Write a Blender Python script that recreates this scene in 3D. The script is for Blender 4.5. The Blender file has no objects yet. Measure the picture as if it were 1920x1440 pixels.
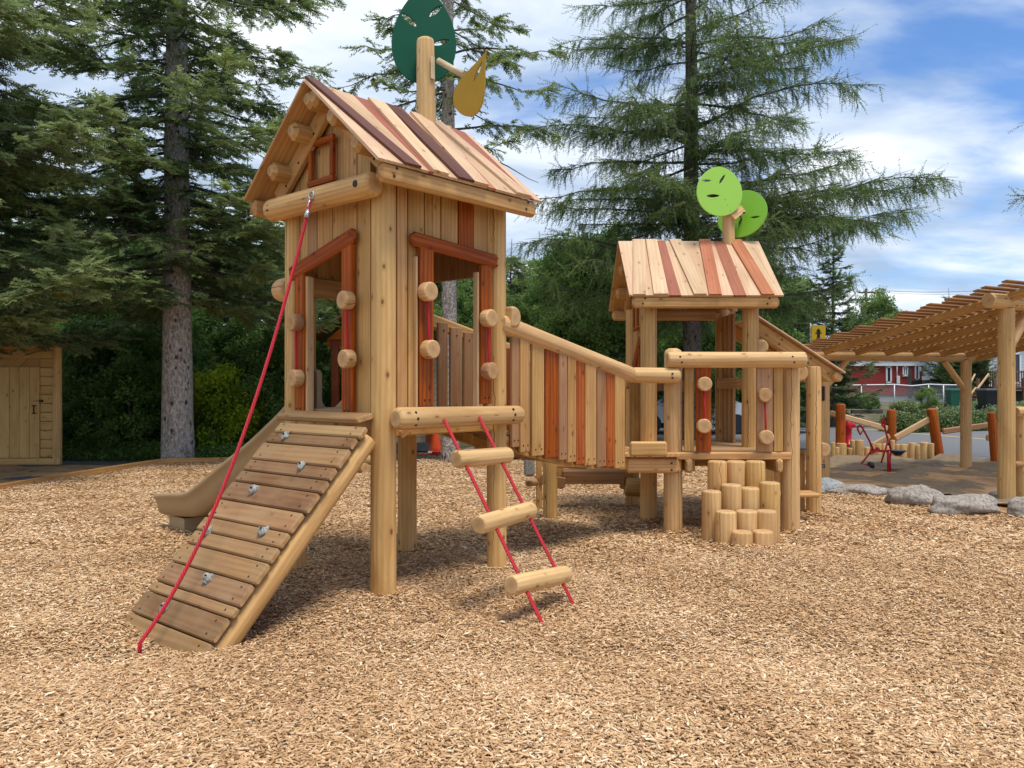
import bpy, math, random
import numpy as np
from mathutils import Vector, Matrix
R = random.Random(7)
S = bpy.context.scene
COL = S.collection
# ---------------------------------------------------------------- camera, sky, sun
HC, FPX, CX, CY = 1.6, 1480.0, 960.0, 722.0
cd = bpy.data.cameras.new('camera'); cam = bpy.data.objects.new('camera', cd); COL.objects.link(cam)
cd.sensor_width = 36; cd.lens = 36*FPX/1920; cd.shift_y = (CY-720)/1920
cam.location = (0, 0, HC); cam.rotation_euler = (math.pi/2, 0, 0)
cd.clip_start = .05; cd.clip_end = 2000
S.camera = cam
S.view_settings.view_transform = 'Standard'; S.view_settings.look = 'None'
S.view_settings.exposure = 0.60; S.view_settings.gamma = 1
SUN_D = Vector((-.24, .26, -1)).normalized()          # the way the light travels
se = math.asin(-SUN_D.z); sr = math.atan2(-SUN_D.x, -SUN_D.y)
w = bpy.data.worlds.new('World'); S.world = w; w.use_nodes = True
nt = w.node_tree; N = nt.nodes; LK = nt.links
bg = N['Background']
def nd(tree, typ, **kw):
    n = tree.nodes.new(typ)
    for k, v in kw.items():
        if k.startswith('i_'):
            key = k[2:]; key = int(key) if key.isdigit() else key.replace('_', ' ')
            n.inputs[key].default_value = v
        else: setattr(n, k, v)
    return n
sky = nd(nt, 'ShaderNodeTexSky', sky_type='NISHITA', sun_disc=False)
sky.sun_elevation = se; sky.sun_rotation = sr; sky.air_density = 1.0; sky.dust_density = .6; sky.ozone_density = 1.5
tc = nd(nt, 'ShaderNodeTexCoord')
sep = nd(nt, 'ShaderNodeSeparateXYZ'); LK.new(tc.outputs['Generated'], sep.inputs[0])
zc = nd(nt, 'ShaderNodeMath', operation='MAXIMUM', i_1=.0); LK.new(sep.outputs[2], zc.inputs[0])
za = nd(nt, 'ShaderNodeMath', operation='ADD', i_1=.16); LK.new(zc.outputs[0], za.inputs[0])
dx = nd(nt, 'ShaderNodeMath', operation='DIVIDE'); LK.new(sep.outputs[0], dx.inputs[0]); LK.new(za.outputs[0], dx.inputs[1])
dy = nd(nt, 'ShaderNodeMath', operation='DIVIDE'); LK.new(sep.outputs[1], dy.inputs[0]); LK.new(za.outputs[0], dy.inputs[1])
cmb = nd(nt, 'ShaderNodeCombineXYZ'); LK.new(dx.outputs[0], cmb.inputs[0]); LK.new(dy.outputs[0], cmb.inputs[1])
mp = nd(nt, 'ShaderNodeMapping'); mp.inputs['Location'].default_value = (0.4, 5.2, 0); mp.inputs['Rotation'].default_value = (0, 0, .5)
mp.inputs['Scale'].default_value = (.62, 1.0, 1); LK.new(cmb.outputs[0], mp.inputs[0])
n1 = nd(nt, 'ShaderNodeTexNoise', i_Scale=1.7, i_Detail=9.0, i_Roughness=.55, i_Distortion=.25); LK.new(mp.outputs[0], n1.inputs['Vector'])
# more blue to the right of the view: thin the cover there
rgt = nd(nt, 'ShaderNodeMapRange'); rgt.inputs[1].default_value = .20; rgt.inputs[2].default_value = .50; rgt.inputs[3].default_value = .10; rgt.inputs[4].default_value = -.065
LK.new(sep.outputs[0], rgt.inputs[0])
lowc = nd(nt, 'ShaderNodeMapRange'); lowc.inputs[1].default_value = .03; lowc.inputs[2].default_value = .3; lowc.inputs[3].default_value = .16; lowc.inputs[4].default_value = 0
LK.new(sep.outputs[2], lowc.inputs[0])
a1 = nd(nt, 'ShaderNodeMath', operation='ADD'); LK.new(n1.outputs[0], a1.inputs[0]); LK.new(rgt.outputs[0], a1.inputs[1])
a2 = nd(nt, 'ShaderNodeMath', operation='ADD'); LK.new(a1.outputs[0], a2.inputs[0]); LK.new(lowc.outputs[0], a2.inputs[1])
cov = nd(nt, 'ShaderNodeMapRange', interpolation_type='SMOOTHSTEP'); cov.inputs[1].default_value = .35; cov.inputs[2].default_value = .60
LK.new(a2.outputs[0], cov.inputs[0])
n2 = nd(nt, 'ShaderNodeTexNoise', i_Scale=2.1, i_Detail=8.0, i_Roughness=.5, i_Distortion=.5); LK.new(mp.outputs[0], n2.inputs['Vector'])
cr = nd(nt, 'ShaderNodeValToRGB')
cr.color_ramp.elements[0].position = .32; cr.color_ramp.elements[0].color = (.33, .42, .56, 1)
cr.color_ramp.elements[1].position = .66; cr.color_ramp.elements[1].color = (.78, .82, .87, 1)
e = cr.color_ramp.elements.new(.48); e.color = (.50, .59, .72, 1)
LK.new(n2.outputs[0], cr.inputs[0])
skm = nd(nt, 'ShaderNodeVectorMath', operation='MULTIPLY'); skm.inputs[1].default_value = (.068, .092, .122); LK.new(sky.outputs[0], skm.inputs[0])
csc = nd(nt, 'ShaderNodeVectorMath', operation='SCALE'); csc.inputs['Scale'].default_value = .93; LK.new(cr.outputs[0], csc.inputs[0])
mx = nd(nt, 'ShaderNodeMix', data_type='RGBA'); LK.new(cov.outputs[0], mx.inputs[0]); LK.new(skm.outputs[0], mx.inputs[6]); LK.new(csc.outputs[0], mx.inputs[7])
sc10 = nd(nt, 'ShaderNodeVectorMath', operation='SCALE'); sc10.inputs['Scale'].default_value = 10.0; LK.new(mx.outputs[2], sc10.inputs[0])
LK.new(sc10.outputs[0], bg.inputs[0]); bg.inputs[1].default_value = .1
sl = bpy.data.lights.new('sun', 'SUN'); sl.energy = 2.4; sl.angle = math.radians(19); sl.color = (1, .93, .82)
so = bpy.data.objects.new('sun', sl); COL.objects.link(so); so.rotation_euler = SUN_D.to_track_quat('-Z', 'Y').to_euler(); so.location = (0, 0, 30)
# ---------------------------------------------------------------- helpers: measuring
def W(px, py, Y): return Vector(((px-CX)/FPX*Y, Y, HC+(CY-py)/FPX*Y))
def G(px, py, z=0.0):
    Y = (HC-z)*FPX/(py-CY); return Vector(((px-CX)/FPX*Y, Y, z))
def RP(px, py, P0, n):
    d = Vector(((px-CX)/FPX, 1, (CY-py)/FPX)); c = Vector((0, 0, HC))
    t = (P0-c).dot(n)/d.dot(n); return c+d*t
# ---------------------------------------------------------------- helpers: tagging
def tag(o, label=None, cat=None, group=None, kind=None):
    if label: o['label'] = label
    if cat: o['category'] = cat
    if group: o['group'] = group
    if kind: o['kind'] = kind
    return o
def empty(name, loc, label=None, cat=None, group=None):
    o = bpy.data.objects.new(name, None); COL.objects.link(o); o.location = loc; o.empty_display_size = .2
    return tag(o, label, cat, group)
# ---------------------------------------------------------------- helpers: mesh builder (world coordinates)
class MB:
    def __init__(s): s.v = []; s.f = []; s.uv = []; s.mi = []; s.tn = []; s.sm = []; s.mats = []
    def m(s, mat):
        if mat not in s.mats: s.mats.append(mat)
        return s.mats.index(mat)
    def face(s, idx, uvs, mat, tone=.5, sm=False):
        s.f.append(idx); s.uv.extend(uvs); s.mi.append(s.m(mat)); s.tn.append(tone); s.sm.append(sm)
    def rings(s, rs, mat, tone=.5, sm=False, cap=True, capmat=None, vs=None):
        """rs: list of rings (lists of Vector, same length); lofted and capped"""
        n = len(rs[0]); base = len(s.v); u0 = R.uniform(0, 40); v0 = R.uniform(0, 40)
        per = [0]
        big = max(rs, key=lambda r: sum((r[i]-r[i-1]).length for i in range(n)))
        for i in range(n): per.append(per[-1]+(big[(i+1) % n]-big[i]).length)
        cen = [sum(r, Vector())/n for r in rs]
        al = [0]
        for i in range(1, len(rs)): al.append(al[-1]+max((cen[i]-cen[i-1]).length, 0 if vs is None else 0))
        for r in rs: s.v.extend([tuple(p) for p in r])
        for k in range(len(rs)-1):
            for i in range(n):
                j = (i+1) % n
                a, b, c, d = base+k*n+i, base+k*n+j, base+(k+1)*n+j, base+(k+1)*n+i
                s.face([a, b, c, d], [(u0+per[i], v0+al[k]), (u0+per[i+1], v0+al[k]), (u0+per[i+1], v0+al[k+1]), (u0+per[i], v0+al[k+1])], mat, tone, sm)
        if cap:
            for k, rev in ((0, True), (len(rs)-1, False)):
                r = rs[k]; c = cen[k]; ax = (r[0]-c)
                if ax.length < 1e-6: continue
                ax.normalize(); nn = (r[0]-c).cross(r[max(1, n//4)]-c)
                if nn.length < 1e-9: continue
                nn.normalize(); ay = nn.cross(ax); off = R.uniform(-.01, .01)
                idx = [base+k*n+i for i in range(n)]; uv = [((p-c).dot(ax)+off, (p-c).dot(ay)+off*.7) for p in r]
                if rev: idx = idx[::-1]; uv = uv[::-1]
                s.face(idx, uv, capmat or mat, tone, False)
    def plank(s, p0, p1, wd, th, up, mat, tone=None, ch=.006, capmat=None, ec=None, bow=0.0):
        p0 = Vector(p0); p1 = Vector(p1); a = p1-p0; L = a.length; a.normalize(); up = Vector(up)
        sd = a.cross(up).normalized(); n = sd.cross(a).normalized()
        if tone is None: tone = R.uniform(.3, .7)
        ch = min(ch, th*.35, wd*.35); ec = ch if ec is None else ec
        def ring(c, dw):
            x, y = wd/2-dw, th/2-dw
            pts = [(x-ch, -y), (x, -y+ch), (x, y-ch), (x-ch, y), (-x+ch, y), (-x, y-ch), (-x, -y+ch), (-x+ch, -y)]
            return [c+sd*q[0]+n*q[1] for q in pts]
        rs = [ring(p0, ec*.8), ring(p0+a*ec, 0)]
        if bow: rs.append(ring(p0+a*L/2+n*bow, 0))
        rs += [ring(p1-a*ec, 0), ring(p1, ec*.8)]
        s.rings(rs, mat, tone, False, True, capmat or mat)
    def log(s, p0, p1, r0, r1=None, mat=None, tone=None, n=18, ch=.012, capmat=None, wob=.012, flat=None, flatdir=None, segs=None, top=None):
        p0 = Vector(p0); p1 = Vector(p1); r1 = r0 if r1 is None else r1; a = p1-p0; L = a.length; a.normalize()
        if tone is None: tone = R.uniform(.3, .7)
        if flatdir is not None: e2 = -(Vector(flatdir)-a*Vector(flatdir).dot(a)).normalized(); e1 = a.cross(e2)
        else:
            e1 = a.cross(Vector((0, 0, 1)) if abs(a.z) < .9 else Vector((0, 1, 0))).normalized(); e2 = a.cross(e1)
        ph = [R.uniform(0, 6.28) for _ in range(4)]
        segs = segs or max(2, int(L/.22))
        def ring(t, rr, sh=0):
            c = p0+a*(t*L+sh); out = []
            for i in range(n):
                th = 6.28318*i/n
                k = 1+wob*math.sin(2*th+ph[0]+t*1.3)+wob*.8*math.sin(3*th+ph[1]-t*2.1)+wob*.8*math.sin(t*L*3.1+ph[2])
                x, y = math.cos(th)*rr*k, math.sin(th)*rr*k
                if flat is not None: y = max(y, -flat*rr)
                out.append(c+e1*x+e2*y)
            return out
        rs = [ring(0, r0-ch), ring(0, r0-ch*.25, ch*.45), ring(0, r0, ch*1.2)]
        for k in range(1, segs): rs.append(ring(k/segs, r0+(r1-r0)*k/segs))
        rs += [ring(1, r1, -ch*1.2), ring(1, r1-ch*.25, -ch*.45), ring(1, r1-ch)]
        s.rings(rs, mat, tone, True, True, capmat)
    def tube(s, pts, r, mat, n=8, tone=.5, cap=True, rr=None):
        pts = [Vector(p) for p in pts]; rs = []; prev = None
        for i, p in enumerate(pts):
            t = (pts[min(i+1, len(pts)-1)]-pts[max(i-1, 0)]).normalized()
            if prev is None: e1 = t.cross(Vector((0, 0, 1)) if abs(t.z) < .9 else Vector((1, 0, 0))).normalized()
            else: e1 = (prev-t*prev.dot(t)).normalized()
            prev = e1; e2 = t.cross(e1); q = r if rr is None else rr[i]
            rs.append([p+(e1*math.cos(6.28318*k/n)+e2*math.sin(6.28318*k/n))*q for k in range(n)])
        s.rings(rs, mat, tone, True, cap)
    def hexa(s, b, t, mat, tone=None):
        """b, t: four bottom and four top points; v runs b0->b1"""
        if tone is None: tone = R.uniform(.3, .7)
        b = [Vector(p) for p in b]; t = [Vector(p) for p in t]
        base = len(s.v); s.v.extend([tuple(p) for p in b+t]); u0 = R.uniform(0, 40); v0 = R.uniform(0, 40)
        ax = (b[1]-b[0]).normalized(); P = b+t; nn = (b[1]-b[0]).cross(b[3]-b[0]).normalized(); ay = nn.cross(ax)
        for q in ((3, 2, 1, 0), (4, 5, 6, 7), (0, 1, 5, 4), (1, 2, 6, 5), (2, 3, 7, 6), (3, 0, 4, 7)):
            s.face([base+i for i in q], [(u0+(P[i]-P[0]).dot(ay)+(P[i]-P[0]).dot(nn), v0+(P[i]-P[0]).dot(ax)) for i in q], mat, tone)
    def box(s, c, d, mat, tone=.5, rz=0):
        c = Vector(c); ca, sa = math.cos(rz), math.sin(rz); x, y, z = d[0]/2, d[1]/2, d[2]/2
        def P(i, j, k): return c+Vector((i*x*ca-j*y*sa, i*x*sa+j*y*ca, k*z))
        s.hexa([P(-1, -1, -1), P(-1, 1, -1), P(1, 1, -1), P(1, -1, -1)][::-1], [P(-1, -1, 1), P(-1, 1, 1), P(1, 1, 1), P(1, -1, 1)][::-1], mat, tone)
    def dot(s, p, nrm, r, mat, h=.004, n=10):
        p = Vector(p); nrm = Vector(nrm).normalized(); s.tube([p-nrm*.004, p+nrm*h], r, mat, n=n)
    def poly(s, pts, mat, tone=.5, ex=None, ey=None):
        base = len(s.v); s.v.extend([tuple(p) for p in pts]); s.face(list(range(base, base+len(pts))), [(p[0], p[1]) for p in pts], mat, tone)
    def build(s, name, par=None, label=None, loc=None):
        me = bpy.data.meshes.new(name)
        org = Vector(loc) if loc is not None else Vector((0, 0, 0))
        vv = [(a[0]-org.x, a[1]-org.y, a[2]-org.z) for a in s.v]
        me.from_pydata(vv, [], s.f); me.validate(clean_customdata=False) if False else None
        uvl = me.uv_layers.new(name='UVMap')
        uvl.data.foreach_set('uv', np.array(s.uv, dtype=np.float32).ravel())
        me.polygons.foreach_set('material_index', s.mi); me.polygons.foreach_set('use_smooth', s.sm)
        at = me.attributes.new('tone', 'FLOAT', 'FACE'); at.data.foreach_set('value', np.array(s.tn, dtype=np.float32))
        for mt in s.mats: me.materials.append(mt)
        me.update()
        o = bpy.data.objects.new(name, me); COL.objects.link(o); o.location = org
        if par: attach(o, par)
        if label: o['label'] = label
        return o
def wloc(o):
    l = Vector(o.location)
    return l if o.parent is None else l+wloc(o.parent)
def attach(o, par):                      # children keep local offsets; no rotations are used on parents
    wl = Vector(o.location); o.parent = par; o.location = wl-wloc(par)
def npmesh(name, V, F, mats, tone=None, mi=None, smooth=False, par=None, uv=None):
    me = bpy.data.meshes.new(name); V = np.asarray(V, dtype=np.float32); F = np.asarray(F, dtype=np.int32); k = F.shape[1]
    me.vertices.add(len(V)); me.vertices.foreach_set('co', V.ravel())
    me.loops.add(F.size); me.loops.foreach_set('vertex_index', F.ravel())
    me.polygons.add(len(F)); me.polygons.foreach_set('loop_start', np.arange(0, F.size, k, dtype=np.int32))
    if mi is not None: me.polygons.foreach_set('material_index', np.asarray(mi, dtype=np.int32))
    me.polygons.foreach_set('use_smooth', np.full(len(F), smooth))
    if tone is not None:
        at = me.attributes.new('tone', 'FLOAT', 'FACE'); at.data.foreach_set('value', np.asarray(tone, dtype=np.float32))
    for mt in mats: me.materials.append(mt)
    me.update(calc_edges=True)
    o = bpy.data.objects.new(name, me); COL.objects.link(o)
    if par: attach(o, par)
    return o
# ---------------------------------------------------------------- materials
def newmat(name):
    m = bpy.data.materials.new(name); m.use_nodes = True; t = m.node_tree
    return m, t, t.nodes['Principled BSDF'], t.links
def math_(t, op, a, b=None):
    n = t.nodes.new('ShaderNodeMath'); n.operation = op
    for i, x in enumerate((a, b)):
        if x is None: continue
        if isinstance(x, (int, float)): n.inputs[i].default_value = x
        else: t.links.new(x, n.inputs[i])
    return n.outputs[0]
def mixc(t, f, a, b, mode='MIX'):
    n = t.nodes.new('ShaderNodeMix'); n.data_type = 'RGBA'; n.blend_type = mode
    for i, x in ((0, f), (6, a), (7, b)):
        if isinstance(x, (int, float)): n.inputs[i].default_value = x
        elif isinstance(x, tuple): n.inputs[i].default_value = x if len(x) == 4 else (*x, 1)
        else: t.links.new(x, n.inputs[i])
    return n.outputs[2]
def mrange(t, x, a, b, c=0., d=1., smooth=False):
    n = t.nodes.new('ShaderNodeMapRange'); n.clamp = True
    if smooth: n.interpolation_type = 'SMOOTHSTEP'
    for i, q in enumerate((x, a, b, c, d)):
        if isinstance(q, (int, float)): n.inputs[i].default_value = q
        else: t.links.new(q, n.inputs[i])
    return n.outputs[0]
def noise(t, vec, scale, detail=3., rough=.5, dist=0.):
    n = t.nodes.new('ShaderNodeTexNoise'); n.inputs['Scale'].default_value = scale; n.inputs['Detail'].default_value = detail
    n.inputs['Roughness'].default_value = rough; n.inputs['Distortion'].default_value = dist
    if vec is not None: t.links.new(vec, n.inputs['Vector'])
    return n.outputs[0]
def mapping(t, vec, sc, loc=(0, 0, 0)):
    n = t.nodes.new('ShaderNodeMapping'); n.inputs['Scale'].default_value = sc; n.inputs['Location'].default_value = loc
    t.links.new(vec, n.inputs[0]); return n.outputs[0]
def attr(t, name):
    n = t.nodes.new('ShaderNodeAttribute'); n.attribute_name = name; return n.outputs['Fac']
def uvn(t):
    return t.nodes.new('ShaderNodeTexCoord').outputs['UV']
def objn(t): return t.nodes.new('ShaderNodeTexCoord').outputs['Object']
def bump(t, b, h, st=.3, dist=.01):
    n = t.nodes.new('ShaderNodeBump'); n.inputs['Strength'].default_value = st; n.inputs['Distance'].default_value = dist
    t.links.new(h, n.inputs['Height']); t.links.new(n.outputs[0], b.inputs['Normal'])
def wood(name, light, dark, knot=(.16, .07, .025), crack=False, rough=.62, knots=1., tonev=.35, grain=.5, weather=None, bumpst=.25):
    m, t, b, L = newmat(name); uv = uvn(t)
    g = noise(t, mapping(t, uv, (24, .8, 1)), 1.5, 6, .66, .9)
    wv = t.nodes.new('ShaderNodeTexWave'); wv.wave_type = 'BANDS'; wv.bands_direction = 'X'
    wv.inputs['Scale'].default_value = 1.0; wv.inputs['Distortion'].default_value = 11; wv.inputs['Detail'].default_value = 2; wv.inputs['Detail Scale'].default_value = .6
    L.new(mapping(t, uv, (7, .55, 1)), wv.inputs['Vector'])
    fac = math_(t, 'ADD', math_(t, 'MULTIPLY', g, .72), math_(t, 'MULTIPLY', wv.outputs[0], .30))
    fac = mrange(t, fac, .30, .74)
    c = mixc(t, math_(t, 'MULTIPLY', fac, grain+.25), (*light, 1), (*dark, 1))
    st = noise(t, mapping(t, uv, (4, .8, 1)), 1.3, 4, .6, .6)
    c = mixc(t, mrange(t, st, .42, .70, 0, .8), c, (dark[0]*.82, dark[1]*.78, dark[2]*.72, 1))
    lf = noise(t, mapping(t, uv, (2.5, .5, 1), (5, 3, 0)), 1.0, 2, .5)
    c = mixc(t, mrange(t, lf, .3, .7, 0, .35), c, (min(1, light[0]*1.12), min(1, light[1]*1.12), min(1, light[2]*1.15), 1))
    if weather:
        wn = noise(t, mapping(t, uv, (3, 2.0, 1), (9, 1, 0)), 1.2, 5, .6, .3)
        c = mixc(t, mrange(t, wn, .38, .68, 0, .75), c, (*weather, 1))
    vo = t.nodes.new('ShaderNodeTexVoronoi'); vo.voronoi_dimensions = '2D'; vo.inputs['Scale'].default_value = 1; L.new(mapping(t, uv, (6.0, 3.4, 1)), vo.inputs['Vector'])
    nz = noise(t, uv, 60, 2)
    d = math_(t, 'ADD', vo.outputs['Distance'], math_(t, 'MULTIPLY', nz, .03))
    sp = t.nodes.new('ShaderNodeSeparateColor'); L.new(vo.outputs['Color'], sp.inputs[0])
    keep = mrange(t, sp.outputs[0], .45, .47, 0, 1)
    size = mrange(t, sp.outputs[1], 0, 1, .03, .085)
    inner = math_(t, 'LESS_THAN', d, size)
    km = math_(t, 'MULTIPLY', mrange(t, math_(t, 'SUBTRACT', d, size), -.015, .02, 1, 0), keep)
    halo = math_(t, 'MULTIPLY', mrange(t, math_(t, 'SUBTRACT', d, size), 0, .12, .38, 0), keep)
    c = mixc(t, math_(t, 'MULTIPLY', halo, knots), c, (dark[0]*.7, dark[1]*.6, dark[2]*.5, 1))
    c = mixc(t, math_(t, 'MULTIPLY', km, .8*knots), c, (*knot, 1))
    h = fac
    if crack:
        su = t.nodes.new('ShaderNodeSeparateXYZ'); L.new(uv, su.inputs[0])
        wob = noise(t, mapping(t, uv, (.01, 2.2, 1)), 1.6, 5, .6)
        wob2 = noise(t, mapping(t, uv, (.01, 9, 1)), 1.6, 3, .6)
        x = math_(t, 'ADD', math_(t, 'ADD', math_(t, 'MULTIPLY', su.outputs[0], 1.9), math_(t, 'MULTIPLY', wob, .16)), math_(t, 'MULTIPLY', wob2, .02))
        fr = math_(t, 'ABSOLUTE', math_(t, 'SUBTRACT', math_(t, 'FRACT', x), .5))
        th = mrange(t, noise(t, mapping(t, uv, (.01, .9, 1), (3, 8, 0)), 1.0, 2), .35, .6, .0, .008)
        ck = math_(t, 'LESS_THAN', fr, th)
        c = mixc(t, math_(t, 'MULTIPLY', ck, .85), c, (dark[0]*.22, dark[1]*.18, dark[2]*.14, 1))
        h = math_(t, 'SUBTRACT', h, math_(t, 'MULTIPLY', ck, 2.5))
    tn = attr(t, 'tone'); v = mrange(t, tn, 0, 1, 1-tonev, 1+tonev*.8)
    hs = t.nodes.new('ShaderNodeHueSaturation'); L.new(c, hs.inputs['Color']); L.new(v, hs.inputs['Value'])
    L.new(mrange(t, tn, 0, 1, 1.08, .95), hs.inputs['Saturation']); L.new(mrange(t, math_(t, 'FRACT', math_(t, 'MULTIPLY', tn, 37.3)), 0, 1, .494, .504), hs.inputs['Hue'])
    L.new(hs.outputs[0], b.inputs['Base Color']); b.inputs['Roughness'].default_value = rough
    b.inputs['Specular IOR Level'].default_value = .3
    bump(t, b, h, bumpst, .004)
    return m
def endgrain(name, light, dark):
    m, t, b, L = newmat(name); uv = uvn(t)
    ln = t.nodes.new('ShaderNodeVectorMath'); ln.operation = 'LENGTH'; L.new(uv, ln.inputs[0])
    nz = noise(t, uv, 14, 3)
    x = math_(t, 'ADD', math_(t, 'MULTIPLY', ln.outputs['Value'], 900), math_(t, 'MULTIPLY', nz, 5))
    s = math_(t, 'SINE', x)
    n2 = noise(t, uv, 160, 3)
    f = math_(t, 'ADD', mrange(t, s, -1, 1, 0, .4), math_(t, 'MULTIPLY', n2, .5))
    c = mixc(t, f, (*light, 1), (*dark, 1))
    heart = mrange(t, ln.outputs['Value'], .0, .045, .45, 0)
    c = mixc(t, heart, c, (dark[0]*.6, dark[1]*.5, dark[2]*.4, 1))
    big = noise(t, uv, 20, 3)
    c = mixc(t, mrange(t, big, .45, .7, 0, .5), c, (dark[0]*.9, dark[1]*.8, dark[2]*.7, 1))
    L.new(c, b.inputs['Base Color']); b.inputs['Roughness'].default_value = .75; b.inputs['Specular IOR Level'].default_value = .2
    return m
def plain(name, col, rough=.5, metal=0., var=.15, sc=8., bmp=0., spec=.4):
    m, t, b, L = newmat(name); n = noise(t, objn(t), sc, 5, .6)
    c = mixc(t, mrange(t, n, .3, .7), (col[0]*(1-var), col[1]*(1-var), col[2]*(1-var), 1), (min(1, col[0]*(1+var)), min(1, col[1]*(1+var)), min(1, col[2]*(1+var)), 1))
    L.new(c, b.inputs['Base Color']); b.inputs['Roughness'].default_value = rough; b.inputs['Metallic'].default_value = metal
    b.inputs['Specular IOR Level'].default_value = spec
    if bmp: bump(t, b, n, bmp, .01)
    return m
M = {}
M['post'] = wood('peeled_cedar', (.66, .42, .165), (.44, .235, .07), crack=True, knots=1.1, grain=.62)
M['post2'] = wood('peeled_cedar_pale', (.64, .42, .19), (.44, .25, .09), crack=True, knots=.9, grain=.6)
M['board'] = wood('cedar_board', (.62, .37, .14), (.37, .18, .052), knots=1., tonev=.28)
M['board2'] = wood('fresh_board', (.64, .45, .24), (.50, .30, .13), knots=.9, tonev=.25)
M['roofl'] = wood('roof_plank_pale', (.62, .44, .27), (.48, .28, .15), knots=.9, tonev=.3)
M['roofd'] = wood('roof_plank_dark_red', (.15, .055, .038), (.085, .030, .022), knots=.3, tonev=.12)
M['roofr'] = wood('roof_plank_red', (.36, .125, .07), (.25, .07, .035), knots=.5, tonev=.18)
M['roofo'] = wood('roof_plank_orange', (.46, .17, .07), (.33, .095, .03), knots=.5, tonev=.15)
M['orange'] = wood('stained_orange', (.48, .115, .006), (.19, .030, .002), knots=.9, knot=(.06, .012, .004), tonev=.3, rough=.6, grain=.75)
M['redbr'] = wood('stained_red_brown', (.27, .065, .015), (.14, .028, .008), knots=.6, knot=(.05, .012, .004), tonev=.2, rough=.45)
M['brown'] = wood('brown_slat', (.42, .235, .11), (.27, .13, .055), knots=.8, tonev=.3)
M['ramp'] = wood('ramp_tread', (.36, .21, .09), (.23, .115, .042), knots=.6, tonev=.5, weather=(.32, .215, .105), grain=.65)
M['rampdk'] = wood('ramp_tread_brown', (.25, .13, .055), (.14, .065, .025), knots=.6, tonev=.3, weather=(.28, .175, .09), grain=.65)
M['end'] = endgrain('end_grain', (.56, .36, .17), (.38, .21, .08))
M['endp'] = endgrain('end_grain_pale', (.62, .42, .22), (.46, .27, .12))
M['hole'] = plain('dark_bolt_hole', (.02, .015, .012), .6)
M['steel'] = plain('galvanised_steel', (.55, .56, .57), .35, .9)
M['slide'] = plain('tan_plastic', (.36, .255, .135), .5, 0, .06, 4, .05, .35)
M['hold'] = plain('speckled_grey_hold', (.27, .27, .24), .7, 0, .6, 60, .4)
M['lime'] = plain('lime_hdpe', (.36, .68, .09), .38, 0, .03, 2)
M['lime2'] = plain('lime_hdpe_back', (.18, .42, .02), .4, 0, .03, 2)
M['dkgreen'] = plain('dark_green_hdpe', (.001, .072, .038), .55, 0, .06, 2, 0, .15)
M['yellow'] = plain('mustard_hdpe', (.46, .27, .008), .4, 0, .06, 3)
M['cream'] = plain('cream_tube', (.55, .45, .28), .4)
M['red'] = plain('red_paint', (.42, .008, .018), .35, 0, .1, 5)
M['blackpl'] = plain('black_plastic', (.02, .022, .03), .4)
def ropemat():
    m, t, b, L = newmat('red_braided_rope'); uv = uvn(t)
    su = t.nodes.new('ShaderNodeSeparateXYZ'); L.new(uv, su.inputs[0])
    x = math_(t, 'ADD', math_(t, 'MULTIPLY', su.outputs[0], 6.2832/.0125), math_(t, 'MULTIPLY', su.outputs[1], 6.2832/.03))
    s = math_(t, 'SINE', x)
    c = mixc(t, mrange(t, s, -1, 1), (.36, .006, .016, 1), (.82, .02, .045, 1)); L.new(c, b.inputs['Base Color'])
    b.inputs['Roughness'].default_value = .6; bump(t, b, s, .8, .004); return m
M['rope'] = ropemat()
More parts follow.
